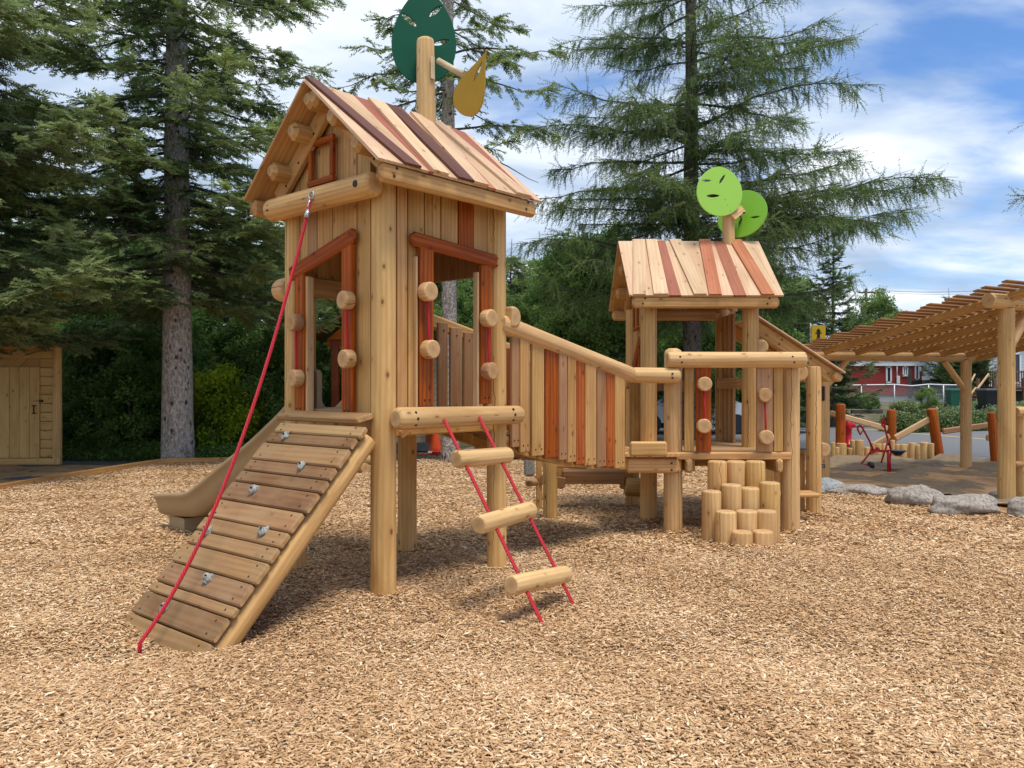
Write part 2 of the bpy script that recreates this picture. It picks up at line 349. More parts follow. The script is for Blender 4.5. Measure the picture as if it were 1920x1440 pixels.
# ================================================================ the two play houses
Z = Vector((0, 0, 1))
class House:
    def __init__(s, F, ang, wu, wv, dz):
        s.F = Vector((F[0], F[1], 0)); s.u = Vector((math.cos(ang), math.sin(ang), 0)); s.v = Vector((-math.sin(ang), math.cos(ang), 0))
        s.wu, s.wv, s.dz = wu, wv, dz
    def P(s, a, b, z): return s.F+s.u*a+s.v*b+Z*z
    def gab(s, px, py, o=-.03):                     # pixel -> (v, z) on the gable face
        p = RP(px, py, s.F+s.u*o, s.u); return (p-s.F).dot(s.v), p.z
    def rig(s, px, py, o=-.03):                     # pixel -> (u, z) on the side face
        p = RP(px, py, s.F+s.v*o, s.v); return (p-s.F).dot(s.u), p.z
EA, RI = 1.80, 2.576                                # eave and ridge heights above the deck
def roof(H, par, boards, boards_left, ze, u0=-.30, u1=1.467, ov=.31):
    """two slopes of planks, purlins, eave beams and gable rafters"""
    c = H.wv/2; zr = ze+.78; slope = .78/(c+ov); n_r = (Z*(c+ov)-H.v*.78).normalized(); n_l = (Z*(c+ov)+H.v*.78).normalized()
    L = u1-u0
    for side, bl, n in ((0, boards, n_r), (1, boards_left, n_l)):
        mb = MB()
        for (r0, r1, e0, e1, lay, mt, tn) in bl:
            def pt(f, eave):
                vv = (-ov if side == 0 else H.wv+ov) if eave else c
                return H.P(u0+f*L, vv, ze if eave else zr)
            off = n*(.0 if lay == 0 else .023); th = .021
            ext = (pt(.5, True)-pt(.5, False)).normalized()
            jit = R.uniform(.0, .012) if lay else R.uniform(0, .004)
            b = [pt(r0, False), pt(e0, True)+ext*jit, pt(e1, True)+ext*jit, pt(r1, False)]
            if lay: b[0] = b[0]-ext*.012; b[3] = b[3]-ext*.012
            b = [p+off-n*.0 for p in b]
            q = [b[0], b[1], b[2], b[3]]
            top = [p+n*th for p in q]
            mb.hexa(q, top, mt, tn)
            if lay:
                for f in (.04, .96):
                    for g in (.25, .75):
                        pa = q[0].lerp(q[1], f); pb = q[3].lerp(q[2], f); mb.dot(pa.lerp(pb, g)+n*th, n, .0035, M['hole'], .0006, 6)
        mb.build('roof_planks', par)
    mb = MB()
    for sgn in (0, 1):                              # eave beams
        vv = -ov+.045 if sgn == 0 else H.wv+ov-.045
        z = ze+.04-.09
        mb.plank(H.P(u0+.035, vv, z-.01), H.P(u1-.035, vv, z-.01), .075, .135, Z, M['board'], .55, .02, M['endp'], ec=.035)
        sd = -H.v if sgn == 0 else H.v
        for uu in (u0+.17, u1-.17):
            for dz_ in (.03, -.03): mb.dot(H.P(uu+dz_*.4, vv, z+dz_)+sd*.0375, sd, .011, M['hole'])
        mb.build('eave_beam', par); mb = MB()
    mb = MB()
    for sgn in (0, 1):
        for k in (.36, .70, .955):                  # purlins under the planks
            vv = (-ov+(c+ov)*k) if sgn == 0 else (H.wv+ov-(c+ov)*k); z = ze+.78*k-.062
            mb.plank(H.P(u0+.05, vv, z-.012), H.P(u1-.05, vv, z-.012), .125, .135, n_r if sgn == 0 else n_l, M['board'], R.uniform(.45, .65), .022, M['endp'], ec=.03); mb.build('purlin', par); mb = MB()
    mb = MB()
    for uo in (-.065, H.wu+.065):
        for sgn in (0, 1):
            a0 = H.P(uo, -ov+.16 if sgn == 0 else H.wv+ov-.16, ze+.78*(.16/(c+ov))-.155); a1 = H.P(uo, c, zr-.155)
            mb.plank(a0+Z*.045, a1+Z*.045, .05, .15, n_r if sgn == 0 else n_l, M['board'], .6, .008, M['end'])
            for f in (.2, .45, .75):
                mb.dot(a0.lerp(a1, f)-H.u*(.025 if uo < 0 else -.025), -H.u if uo < 0 else H.u, .011, M['hole'])
            mb.build('gable_rafter', par); mb = MB()
def zunder(H, ze, t, ov=.31):
    c = H.wv/2; return ze-.12+.78*(min(t, H.wv-t)+ov)/(c+ov)
def wall_u(H, mb, off, segs, inward=1):
    """vertical planks on a face of constant v: segs = (s0, s1, zb0, zb1, zt, mat, tone)"""
    for (s0, s1, b0, b1, zt, mt, tn) in segs:
        th = .032; n = H.v*inward; z0 = R.uniform(0, .006)
        q = [H.P(s0, off+z0, b0), H.P(s0, off+z0, zt), H.P(s1, off+z0, zt), H.P(s1, off+z0, b1)]
        mb.hexa(q[::1], [p+n*th for p in q], mt, tn)
def wall_v(H, mb, off, segs, inward=1):
    for (t0, t1, b0, b1, za, zb, mt, tn) in segs:
        th = .032; n = H.u*inward; z0 = R.uniform(0, .006)
        q = [H.P(off+z0, t0, b0), H.P(off+z0, t0, za), H.P(off+z0, t1, zb), H.P(off+z0, t1, b1)]
        mb.hexa(q, [p+n*th for p in q], mt, tn)
def knob(par, p, n, r=.078, d=.09, ropeto=None, dark=False, label=None):
    mb = MB(); n = Vector(n).normalized()
    e = mb.log(p, p+n*d, r, r, M['brown'] if dark else M['post2'], .7, n=24, ch=.012, capmat=M['end'] if dark else M['endp'], wob=.01, segs=2)
    k = mb.build('wooden_knob', par, label)
    return k
# ---------------------------------------------------------------- tall tower
T = House((-.967, 5.94), math.radians(47.8), 1.24, 1.19, 1.40)
tower = empty('play_tower', T.P(.62, .595, 0), 'tall wooden play tower with striped gable roof, nearest the camera with the ramp', 'play tower')
ZE = 3.196-.025
posts = [(0, 0, .095, 3.17), (0, T.wv, .088, 3.2), (T.wu, 0, .085, 3.2), (T.wu, T.wv, .09, 3.2)]
for (a, b, r, h) in posts:
    mb = MB(); mb.log(T.P(a, b, -.15), T.P(a, b, h), r*1.03, r*.96, M['post'], .66, n=26, capmat=M['endp'], wob=.009); mb.build('post', tower)
mb = MB()                                            # deck and its joists
for k in range(9):
    s0 = .03+k*.133; mb.plank(T.P(s0+.06, -.03, 1.385), T.P(s0+.06, T.wv+.03, 1.385), .125, .035, Z, M['ramp'], R.uniform(.5, .8))
mb.build('deck', tower)
mb = MB()
for b in (.0, T.wv): mb.plank(T.P(.08, b, 1.28), T.P(T.wu-.08, b, 1.28), .07, .14, Z, M['board'], .5, .01); mb.build('joist', tower); mb = MB()
for a in (0., T.wu): mb.plank(T.P(a, .08, 1.275), T.P(a, T.wv-.08, 1.275), .07, .14, Z, M['board'], .5, .01); mb.build('joist', tower); mb = MB()
for a, sg in ((.13, 1), (T.wu-.13, -1)):            # knee braces under the log
    mb.plank(T.P(a, -.02, 1.22), T.P(a+.10*sg, -.02, 1.275), .06, .07, Z, M['board'], .7, .01, M['endp']); mb.build('knee_brace', tower); mb = MB()
# right-hand wall (side face)
def useg(x0, x1, y): return T.rig(x0, y)[0], T.rig(x1, y)[0]
hl = T.rig(765, 447); hr = T.rig(928, 492)          # header line
def zh(s): return hl[1]+(hr[1]-hl[1])*(s-hl[0])/(hr[0]-hl[0])
zt = ZE-.03; mb = MB()
edges = [(747, 765, 0, .62), (768, 797, 0, .5), (799, 813, 1, .45), (814, 828, 1, .6), (830, 860, 1, .5), (863, 889, 2, .5), (891, 915, 3, .55), (916, 933, 0, .6)]
for (x0, x1, kd, tn) in edges:
    s0, s1 = useg(x0, x1, 420)
    mt = M['orange'] if kd == 2 else M['board']
    if kd in (1, 2, 3): b0, b1 = zh(s0)+.0, zh(s1)+.0
    else: b0 = b1 = 1.36
    wall_u(T, mb, -.02, [(s0, s1, b0, b1, zt, mt, tn)])
s0, s1 = useg(776, 783, 600)
mb.build('side_wall_planks', tower)
def bolt2(mb, p, n, side, r=.008):
    for k in (-1, 1): mb.dot(p+side*k*.032, n, r, M['hole'])
def jamb(H, face, xs, y0, y1, par, wdt, nm='opening_jamb', mt='orange', off=-.048, tn=.5):
    f = (H.rig if face == 'u' else H.gab); xc = (xs[0]+xs[1])/2
    a, z1 = f(xc, y0); _, z0 = f(xc, y1); mb = MB()
    P = (lambda s_, z_: H.P(s_, off, z_)) if face == 'u' else (lambda s_, z_: H.P(off, s_, z_))
    n = -H.v if face == 'u' else -H.u; sd = H.u if face == 'u' else H.v
    mb.plank(P(a, z0), P(a, z1), wdt, .045, n, M[mt], tn, .006)
    bolt2(mb, P(a, z0+.05)+n*.0225, n, sd*.8); mb.build(nm, par); return a, P, n
def header(H, face, p0, p1, par, off=-.06, wd=.045, ht=.125):
    P = (lambda q: H.P(q[0], off, q[1])) if face == 'u' else (lambda q: H.P(off, q[0], q[1]))
    n = -H.v if face == 'u' else -H.u; mb = MB(); mb.plank(P(p0), P(p1), ht, wd, n, M['redbr'] if False else M['orange'], .22, .012, ec=.03); mb.build('opening_header', par)
aL, PL, nL = jamb(T, 'u', (777, 812), 462, 762, tower, .145, tn=.42)
aR, PR, nR = jamb(T, 'u', (893, 920), 498, 757, tower, .125, tn=.42)
header(T, 'u', hl, hr, tower, ht=.11)
mb = MB()                                           # pale inner edge boards beside the openings
mb.plank(T.P(aL-.088, -.03, 1.36), T.P(aL-.088, -.03, 2.6), .02, .05, -T.v, M['board2'], .6)
mb.build('inner_edge_board', tower); mb = MB()
mb.plank(T.P(aR-.078, -.02, 1.36), T.P(aR-.078, -.02, 2.55), .02, .06, -T.v, M['board2'], .6)
mb.build('inner_edge_board', tower)
def knobs(H, face, par, pts, off, ropes, r=.078):
    f = H.rig if face == 'u' else H.gab; n = -H.v if face == 'u' else -H.u; out = []
    for (px, py, dk) in pts:
        a, z = f(px, py, off-.05); p = H.P(a, off, z) if face == 'u' else H.P(off, a, z); out.append(p)
        knob(par, p, n, r, .09, dark=dk)
    for (i, j) in ropes:
        a = out[i]+n*.03; b = out[j]+n*.03; mb = MB()
        mid = a.lerp(b, .5)+n*.012; sdv = (H.u if face == 'u' else H.v)
        mb.tube([a, a.lerp(mid, .5)+n*.006, mid, mid.lerp(b, .5)+n*.006, b], .012, M['rope'], 10); mb.build('knob_rope', par)
knobs(T, 'u', tower, [(803, 547, 0), (807, 655, 0), (917, 597, 0), (919, 696, 1)], -.07, [(0, 1), (2, 3)], .074)
# gable wall
gl = T.gab(549, 517); gr = T.gab(673, 440)
def zg(t): return gl[1]+(gr[1]-gl[1])*(t-gl[0])/(gr[0]-gl[0])
mb = MB(); xe = [531, 545, 560, 575, 592, 620, 646, 667, 692]
tl_ = T.gab(583, 600)[0]; tr_ = T.gab(642, 600)[0]
for i in range(len(xe)-1):
    t1, t0 = T.gab(xe[i], 430)[0], T.gab(xe[i+1], 430)[0]
    t1 -= .004; t0 += .004; tm = (t0+t1)/2
    za, zb = zunder(T, ZE, t0), zunder(T, ZE, t1)
    if t0 < T.wv/2 < t1: za = zb = min(za, zb)
    if i in (2, 3, 4, 5): b0, b1 = zg(t0), zg(t1)
    elif i == 6: b0 = b1 = 1.36
    else: b0 = b1 = 1.36
    t0r, t1r = (t0, t1)
    wall_v(T, mb, -.02, [(t0r, t1r, b0, b1, za, zb, M['board'] if i not in (3,) else M['brown'], R.uniform(.4, .65))])
mb.build('gable_wall_planks', tower)
gA = jamb(T, 'v', (553, 583), 503, 777, tower, .135, tn=.5)
gB = jamb(T, 'v', (643, 672), 452, 782, tower, .135, tn=.55)
header(T, 'v', gl, gr, tower, ht=.12)
mb = MB(); mb.plank(T.P(-.02, gA[0]-.085, 1.38), T.P(-.02, gA[0]-.085, 2.5), .025, .07, -T.u, M['board2'], .6); mb.build('inner_edge_board', tower)
knobs(T, 'v', tower, [(648, 563, 0), (650, 673, 0), (553, 605, 1), (554, 709, 0)], -.07, [(0, 1), (2, 3)], .072)
# small square frame in the gable
mb = MB(); q = [T.gab(x, y, -.06) for (x, y) in ((581, 268), (624, 262), (624, 338), (581, 342))]
def GV(p, o=-.06): return T.P(o, p[0], p[1])
bt = .042
def inset(p, dx, dz): return (p[0]+dx, p[1]+dz)
tL, tR = q[0][0], q[1][0]; zT = (q[0][1]+q[1][1])/2; zB = (q[2][1]+q[3][1])/2
mb.plank(GV((tL+.02, zT)), GV((tR-.02, zT)), .05, .035, -T.u, M['orange'], .25, .006); mb.plank(GV((tL+.02, zB)), GV((tR-.02, zB)), .05, .035, -T.u, M['orange'], .25, .006)
mb.plank(GV((tL-.01, zB+.026), -.055), GV((tL-.01, zT-.026), -.055), .045, .035, -T.u, M['orange'], .45, .006); mb.plank(GV((tR+.01, zB+.026), -.055), GV((tR+.01, zT-.026), -.055), .045, .035, -T.u, M['orange'], .35, .006)
mb.build('gable_frame', tower)
# logs across
mb = MB(); mb.log(T.P(-.165, 1.30, 3.075), T.P(-.165, -.115, 3.065), .094, .09, M['post'], .62, n=26, ch=.03, capmat=M['endp'], wob=.012)
for t in (.0, 1.20): mb.dot(T.P(-.255, t+.01, 3.07), -T.u, .026, M['hole'], .003, 14)
mb.build('gable_log', tower)
mb = MB(); mb.log(T.P(-.03, -.175, 1.352), T.P(1.345, -.175, 1.345), .083, .08, M['post2'], .55, n=26, ch=.028, capmat=M['endp'], wob=.014)
for uu, s1 in ((.12, 1), (1.2, 1)):
    for k, dz_ in enumerate((.045, 0, -.045)): mb.dot(T.P(uu-.01*abs(k-1), -.175-math.sqrt(.081**2-dz_**2), 1.35+dz_), -T.v+Z*dz_*6, .011, M['hole'])
mb.build('foot_log', tower)
# back faces: slide side (v = wv) and bridge side (u = wu)
mb = MB()
wall_u(T, mb, T.wv-.01, [(s0, s0+.112, 2.50, 2.50, zt, M['board'], R.uniform(.3, .6)) for s0 in np.arange(.1, 1.1, .118)])
wall_u(T, mb, T.wv-.01, [(.07, .2, 1.36, 1.36, 2.5, M['board'], .5), (.93, 1.04, 1.36, 1.36, 2.5, M['board'], .5), (1.05, 1.16, 1.36, 1.36, 2.5, M['board'], .4)])
wall_v(T, mb, T.wu-.02, [(t0, t0+.112, 2.56, 2.56, zt, zt, M['brown'], R.uniform(.3, .5)) for t0 in np.arange(.1, 1.08, .118)])
wall_v(T, mb, T.wu-.02, [(t0, t0+.11, 3.12, 3.12, zunder(T, ZE, t0), zunder(T, ZE, t0+.11), M['board'], .5) for t0 in np.arange(.1, 1.08, .118)])
mb.build('back_wall_planks', tower)
mb = MB(); mb.plank(T.P(.05, T.wv-.06, 2.44), T.P(1.19, T.wv-.06, 2.44), .045, .17, Z, M['board'], .3, .01)
mb.plank(T.P(.42, T.wv-.10, 2.40), T.P(.9, T.wv-.10, 2.40), .03, .055, Z, M['redbr'], .3, .01); mb.build('slide_header', tower)
for (a, b, n) in ((.11, T.wv+.06, T.v), (T.wu+.08, -.085, T.u)):
    mb = MB(); z = 2.42 if a < 1 else 2.155
    if a < 1: c = T.P(-.02, T.wv+.08, 2.42); mb.log(c-T.v*.03, c+T.v*.12, .1, .1, M['post2'], .7, 24, .02, M['endp'], flat=.45, flatdir=T.v*0+Z*0+T.u) ; mb.build('log_stub', tower)
c = T.P(T.wu+.09, -.03, 2.19)
mb = MB(); mb.log(c-T.v*.10, c+T.v*.08, .095, .095, M['post2'], .66, 24, .02, M['endp'], flat=.35, flatdir=-T.u); mb.build('log_stub', tower)
c = T.P(-.03, T.wv+.05, 2.345)
# roof planks, measured on the plane of the slope
u0, u1 = -.303, 1.467
def fr(px, py, eave):                               # fraction along ridge or eave
    r = (px-CX)/FPX; b = T.P(0, -.31 if eave else T.wv/2, 0)
    s = (b.x-r*b.y)/(r*T.u.y-T.u.x); return (s-u0)/(u1-u0)
def zr1(x): return 540+x/3.84
rb = [(105, 128, 650, 822, 0, 'roofl', .7), (128, 214, 822, 940, 0, 'roofl', .5), (214, 462, 940, 1004, 0, 'roofl', .55), (462, 566, 1004, 1040, 0, 'roofr', .7),
      (566, 692, 1040, 1150, 0, 'roofl', .6), (692, 812, 1150, 1330, 0, 'roofl', .6), (812, 872, 1330, 1428, 0, 'roofl', .5), (872, 1000, 1428, 1490, 0, 'roofo', .75),
      (1000, 1092, 1490, 1632, 0, 'roofl', .55), (1092, 1150, 1632, 1735, 0, 'roofl', .6), (1150, 1262, 1735, 1762, 0, 'roofr', .5), (1262, 1345, 1762, 1832, 0, 'roofl', .7),
      (110, 214, 826, 940, 1, 'roofd', .5), (568, 690, 1030, 1142, 1, 'roofl', .8), (692, 812, 1212, 1322, 1, 'roofd', .45), (872, 996, 1322, 1426, 1, 'roofl', .65), (1004, 1092, 1636, 1736, 1, 'roofl', .6)]
br = [(fr(zr1(a), 0, 0), fr(zr1(b), 0, 0), fr(zr1(c), 0, 1), fr(zr1(d), 0, 1), l, M[m_], t_) for (a, b, c, d, l, m_, t_) in rb]
br[0] = (0, *br[0][1:2], 0, *br[0][3:]); k_ = br[11]; br[11] = (k_[0], 1, k_[2], 1, *k_[4:])
br = [tuple(min(1, max(0, x)) if i < 4 else x for i, x in enumerate(q_)) for q_ in br]
def randroof(seed):
    rr = random.Random(seed); out = []; x = 0
    while x < .999:
        w_ = rr.uniform(.08, .13); x1 = min(1, x+w_); x1 = 1 if x1 > .95 else x1
        out.append((x, x1, x, x1, 0, M[rr.choice(['board', 'board', 'board', 'roofl'])] , rr.uniform(.4, .7))); x = x1
    for k in range(4):
        x = rr.uniform(.1, .85); out.append((x, x+.07, x+.03, x+.10, 1, M[rr.choice(['roofl', 'roofd'])], .5))
    return out
roof(T, tower, br, randroof(3), ZE, u0, u1)
# mast with leaves on the ridge
def plate(name, outline, holes, origin, ex, ey, th, mat, par, label=None):
    cu = bpy.data.curves.new(name, 'CURVE'); cu.dimensions = '2D'; cu.fill_mode = 'BOTH'; cu.extrude = th/2; cu.bevel_depth = .002
    for lp in [outline]+holes:
        sp = cu.splines.new('POLY'); sp.points.add(len(lp)-1); sp.use_cyclic_u = True
        for i, p in enumerate(lp): sp.points[i].co = (p[0], p[1], 0, 1)
    tmp = bpy.data.objects.new(name+'_tmp', cu); COL.objects.link(tmp)
    dg = bpy.context.evaluated_depsgraph_get(); me = bpy.data.meshes.new_from_object(tmp.evaluated_get(dg))
    bpy.data.objects.remove(tmp); ex = ex.normalized(); ez = ex.cross(ey).normalized(); ey = ez.cross(ex)
    for v_ in me.vertices: v_.co = origin+ex*v_.co.x+ey*v_.co.y+ez*v_.co.z
    me.materials.clear(); me.materials.append(mat); me.name = name
    o = bpy.data.objects.new(name, me); COL.objects.link(o)
    if par: attach(o, par)
    if label: o['label'] = label
    return o
def slot(cx, cy, a, b, rot, n=16):
    c_, s_ = math.cos(rot), math.sin(rot); out = []
    for i in range(n):
        t = 6.28318*i/n; x = math.cos(t)*a*1.1; y = math.sin(t)*b*1.35*(abs(math.sin(t))**.4); out.append((cx+x*c_-y*s_, cy+x*s_+y*c_))
    return out
def teardrop(w_, h_, n=40, sharp=1.35):
    out = []
    for i in range(n):
        t = 6.28318*i/n; y = -math.cos(t); k = ((1-y)/2)**.0
        x = math.sin(t)*(((1-y)/2)**(sharp-1))*1.0; out.append((x*w_/2*1.17, y*h_/2))
    return out
cr_ = Vector((1, 0, 0))
mb = MB(); mb.log(Vector((-.757, 7.06, 3.2)), Vector((-.772, 7.03, 4.69)), .098, .078, M['post2'], .72, n=24, ch=.03, capmat=M['endp']); 
pl = Vector((-.70, 6.98, 4.42))
mast = mb.build('mast', tower)
oc = W(795, 66, 7.16)
plate('green_leaf', teardrop(.575, .93, 40, 1.25), [slot(-.135, .01+.13, .085, .022, -.75), slot(.10, .23, .075, .02, .75), slot(.155, -.07, .075, .02, .3)], oc, Vector((1, .05, 0)), Vector((0, .12, 1)), .014, M['dkgreen'], mast)
yc = W(880, 152, 6.75)
yo = [(.31*math.cos(t)*(0), 0) for t in ()]
tip = W(912, 96, 6.6); bot = W(866, 214, 6.85); ey_ = (tip-bot).normalized(); exx = (Vector((.62, -.78, 0)).cross(ey_)).cross(ey_)*-1
plate('yellow_leaf', teardrop(.42, (tip-bot).length, 36, 1.9), [slot(.0, .10, .085, .014, 1.5)], tip.lerp(bot, .5), (lambda x_: x_-ey_*x_.dot(ey_))(Vector((.80, -.60, -.05))), ey_, .014, M['yellow'], mast)
mb = MB(); mb.tube([W(822, 114, 7.0), W(868, 140, 6.85)], .028, M['cream'], 14)
mb.plank(Vector((-.70, 6.97, 4.30)), Vector((-.70, 6.97, 4.50)), .05, .012, Vector((.8, -.6, 0)), M['cream'], .5); mb.build('leaf_arm', mast)
# ---------------------------------------------------------------- climbing ramp
RX = Vector((-.772, .635, 0)).normalized(); RA = Vector((-.6225, -.7825, 0)).normalized()
TR = Vector((-.1824*5.72, 5.72, 1.318)); hl_ = 1.228; drop = 1.275
RS = (RA*hl_-Z*drop); RLEN = RS.length; RS.normalize(); RNn = RX.cross(RS).normalized()
if RNn.z < 0: RNn = -RNn
ramp = empty('climbing_ramp', TR+RA*1.2-Z*1.3, 'sloping plank climbing ramp with grey holds leaning on the tall tower', 'climbing ramp')
def rs_of(px, y=None):
    r = (px-CX)/FPX; return (TR.x-r*TR.y)/(r*RS.y-RS.x)
zx = [1455, 1410, 1365, 1290, 1240, 1190, 1110, 1030, 970, 910, 825, 735, 690, 590]
cut = [-.02+rs_of(692)]+[rs_of(200+x/3) for x in zx]
RWd = 1.03; mb = MB()
mats_ = [('ramp', .55), ('ramp', .75), ('rampdk', .45), ('ramp', .6), ('rampdk', .6), ('rampdk', .5), ('rampdk', .62), ('ramp', .7), ('ramp', .6), ('ramp', .6), ('ramp', .55), ('rampdk', .9), ('ramp', .6), ('rampdk', .45), ('ramp', .45)]
cut.append(cut[-1]+.17); cut.append(cut[-1]+.12)
sls = []
for i in range(1, len(cut)-1):
    a, b = cut[i], cut[i+1]; m_, t_ = mats_[min(i, 14)]
    c0 = TR+RS*((a+b)/2); wdt = b-a-.010
    jl, jr = R.uniform(-.012, .012), R.uniform(-.012, .012)
    mb.plank(c0+RX*(-.02+jr), c0+RX*(RWd+jl), wdt, .045, RNn, M[m_], t_, .009, M['end'], ec=.012)
    for tt in (.07, RWd-.09):
        for kk in ((-.28, .28) if wdt > .09 else (0,)):
            mb.dot(c0+RX*(tt+R.uniform(-.01, .01))+RS*kk*wdt+RNn*.0225, RNn, .0075, M['hole'], .002)
# threshold board at the top, level
c0 = TR-RA*.05+Z*.035
mb.plank(c0+RX*.085+RA*.0, c0+RX*1.10, .17, .05, (RNn*.35+Z).normalized(), M['ramp'], .5, .012, M['end'])
mb.build('ramp_treads', ramp)
for tt in (.055, RWd-.055):
    mb = MB(); a = TR+RX*(tt+(.025 if tt < .5 else -.025))-RNn*.112+RS*.05; mb.log(a, a+RS*(RLEN+.21), .088, .095, M['board'], .72, n=22, capmat=M['endp'], wob=.01, flat=.75, flatdir=RNn); mb.build('stringer', ramp)
def rock(name, c, ax, ay, az, sx, sy, sz, mat, par, seed, label=None, n=3, amp=.25):
    import bmesh
    bm = bmesh.new(); bmesh.ops.create_icosphere(bm, subdivisions=n, radius=1)
    rr = np.random.RandomState(seed); A = rr.normal(size=(12, 3)); A /= np.linalg.norm(A, axis=1)[:, None]; dd = rr.uniform(.55, .95, 12); ph = rr.uniform(0, 6, (12,))
    for v_ in bm.verts:
        p = np.array(v_.co); k = 1.0
        for j in range(12):
            q = p@A[j]
            if q > dd[j]: k = min(k, 1-(q-dd[j])*.8)
        k *= 1+amp*.16*math.sin(p@A[0]*5+ph[0])+amp*.14*math.sin(p@A[1]*8+ph[1])+amp*.08*math.sin(p@A[2]*17+ph[2])+amp*.05*math.sin(p@A[3]*31+ph[3])
        v_.co = c+ax*(p[0]*k*sx)+ay*(p[1]*k*sy)+az*(p[2]*k*sz)
    me = bpy.data.meshes.new(name); bm.to_mesh(me); bm.free(); me.materials.append(mat)
    for pl_ in me.polygons: pl_.use_smooth = True
    o = bpy.data.objects.new(name, me); COL.objects.link(o)
    if par: attach(o, par)
    if label: o['label'] = label
    return o
for k, (hx, hy) in enumerate([(535, 818), (566, 874), (475, 920), (494, 996), (388, 998), (390, 1085), (308, 1141)]):
    p = RP(hx, hy, TR+RNn*.03, RNn)
    h_ = rock('climbing_hold', p, RX, RS, RNn, .032, .045, .032, M['hold'], ramp, 30+k, n=3, amp=1.0)
    mb = MB(); mb.dot(p+RNn*.03-RS*.005, RNn-RA*-.3, .007, M['hole'], .006); mb.build('hold_bolt', h_)
# ---------------------------------------------------------------- climbing rope
rt = RP(582, 378, T.F-T.u*.265, T.u); rbm = G(262, 1206, .03)
crope = empty('climbing_rope', rbm, 'long red climbing rope hanging from the gable log down over the ramp', 'rope')
def ropepts(a, b, sag, n=24): return [a.lerp(b, i/n)-Z*sag*4*(i/n)*(1-i/n) for i in range(n+1)]
mb = MB(); pts = ropepts(rt, rbm, .42, 40); pts.append(rbm-Z*.12); mb.tube(pts, .0125, M['rope'], 10); mb.build('rope', crope)
mb = MB(); ec_ = rt+Z*.05-T.u*-.01
mb.tube([ec_+T.v*.0+(Z*math.cos(a_)+T.v*math.sin(a_))*.032 for a_ in np.linspace(0, 6.2832, 22)], .008, M['steel'], 10, cap=False)
mb.tube([ec_+T.u*.09, ec_+T.u*.012], .012, M['steel'], 10); mb.build('eye_bolt', crope)
mb = MB(); d_ = (pts[2]-pts[1]).normalized(); q0 = rt+d_*.075
mb.tube([q0, q0+d_*.07], .021, M['steel'], 14)
mb.tube([rt+Z*.03, rt-T.u*.012+d_*.03, q0], .006, M['steel'], 8); mb.tube([rt+Z*.03, rt+T.v*.016+d_*.03, q0], .006, M['steel'], 8); mb.build('ferrule', crope)
# ---------------------------------------------------------------- rope ladder
r1a = T.P(.384, -.255, 1.335); r2a = T.P(.768, -.255, 1.34); r1b = G(1016, 1168, -.0); r2b = G(1075, 1133, 0)
lad = empty('rope_ladder', (r1b+r2b)/2, 'red rope ladder with three log rungs slung from the log of the tall tower', 'rope ladder')
mb = MB()
for a, b in ((r1a, r1b), (r2a, r2b)): mb.tube([a+T.v*.05, a, a.lerp(b, .3), a.lerp(b, .6), b, b+(b-a)*.05], .0135, M['rope'], 10)
mb.build('ladder_ropes', lad)
def rt_(a, b, px):
    r = (px-CX)/FPX; d_ = b-a; return (a.x-r*a.y)/(r*d_.y-d_.x)
for (x1, x2, e0, e1) in ((868, 935, .07, .11), (924, 987, .16, .06), (980, 1048, .13, .09)):
    a = r1a+(r1b-r1a)*rt_(r1a, r1b, x1); b = r2a+(r2b-r2a)*rt_(r2a, r2b, x2); d_ = (b-a).normalized()
    mb = MB(); mb.log(a-d_*e0*1.1, b+d_*e1*1.1, .066, .066, M['post2'], .8, n=26, ch=.014, capmat=M['endp'], wob=.012); mb.build('log_rung', lad)
# ---------------------------------------------------------------- slide
slide = empty('slide', T.P(.4, 3.9, 0), 'tan plastic slide running down to the left from the tall tower', 'slide')
path = [(1.05, 1.38), (1.25, 1.30), (1.53, 1.15), (2.02, .89), (2.6, .61), (3.15, .335), (3.42, .235), (3.75, .195), (4.05, .175), (4.2, .185)]
rim = [.26, .25, .225, .22, .225, .235, .24, .24, .23, .20]
import itertools
def slprof(k):
    h = rim[k]; w2 = .255
    return [(-w2-.055, h-.05), (-w2-.055, h-.012), (-w2-.02, h), (-w2, h-.01), (-w2+.03, h-.09), (-w2+.06, .04), (-w2+.12, 0), (0, -.012), (w2-.12, 0), (w2-.06, .04), (w2-.03, h-.09), (w2, h-.01), (w2+.02, h), (w2+.055, h-.012), (w2+.055, h-.05),
            (w2+.035, h-.06), (w2+.015, h*.45), (w2-.02, -.02), (w2-.1, -.035), (-w2+.1, -.035), (-w2+.02, -.02), (-w2-.015, h*.45), (-w2-.035, h-.06)]
fine = []
for i in range(len(path)-1):
    for j in range(4):
        f = j/4; p0_ = path[max(i-1, 0)]; p1_ = path[i]; p2_ = path[i+1]; p3_ = path[min(i+2, len(path)-1)]
        cr3 = lambda a0, a1, a2, a3: .5*((2*a1)+(-a0+a2)*f+(2*a0-5*a1+4*a2-a3)*f*f+(-a0+3*a1-3*a2+a3)*f**3)
        fine.append((cr3(p0_[0], p1_[0], p2_[0], p3_[0]), cr3(p0_[1], p1_[1], p2_[1], p3_[1]), i+f))
fine.append((*path[-1], len(path)-1)); rs = []
for i, (s_, z_, kf) in enumerate(fine):
    k = int(min(kf, len(path)-2)); f = kf-k; A_, B_ = slprof(k), slprof(k+1)
    a = fine[max(i-1, 0)]; b = fine[min(i+1, len(fine)-1)]; tg = Vector((b[0]-a[0], b[1]-a[1])).normalized(); nx, nz = -tg.y, tg.x
    rs.append([T.P(.40+(pa[0]*(1-f)+pb[0]*f), s_+nx*(pa[1]*(1-f)+pb[1]*f), z_+nz*(pa[1]*(1-f)+pb[1]*f)) for pa, pb in zip(A_, B_)])
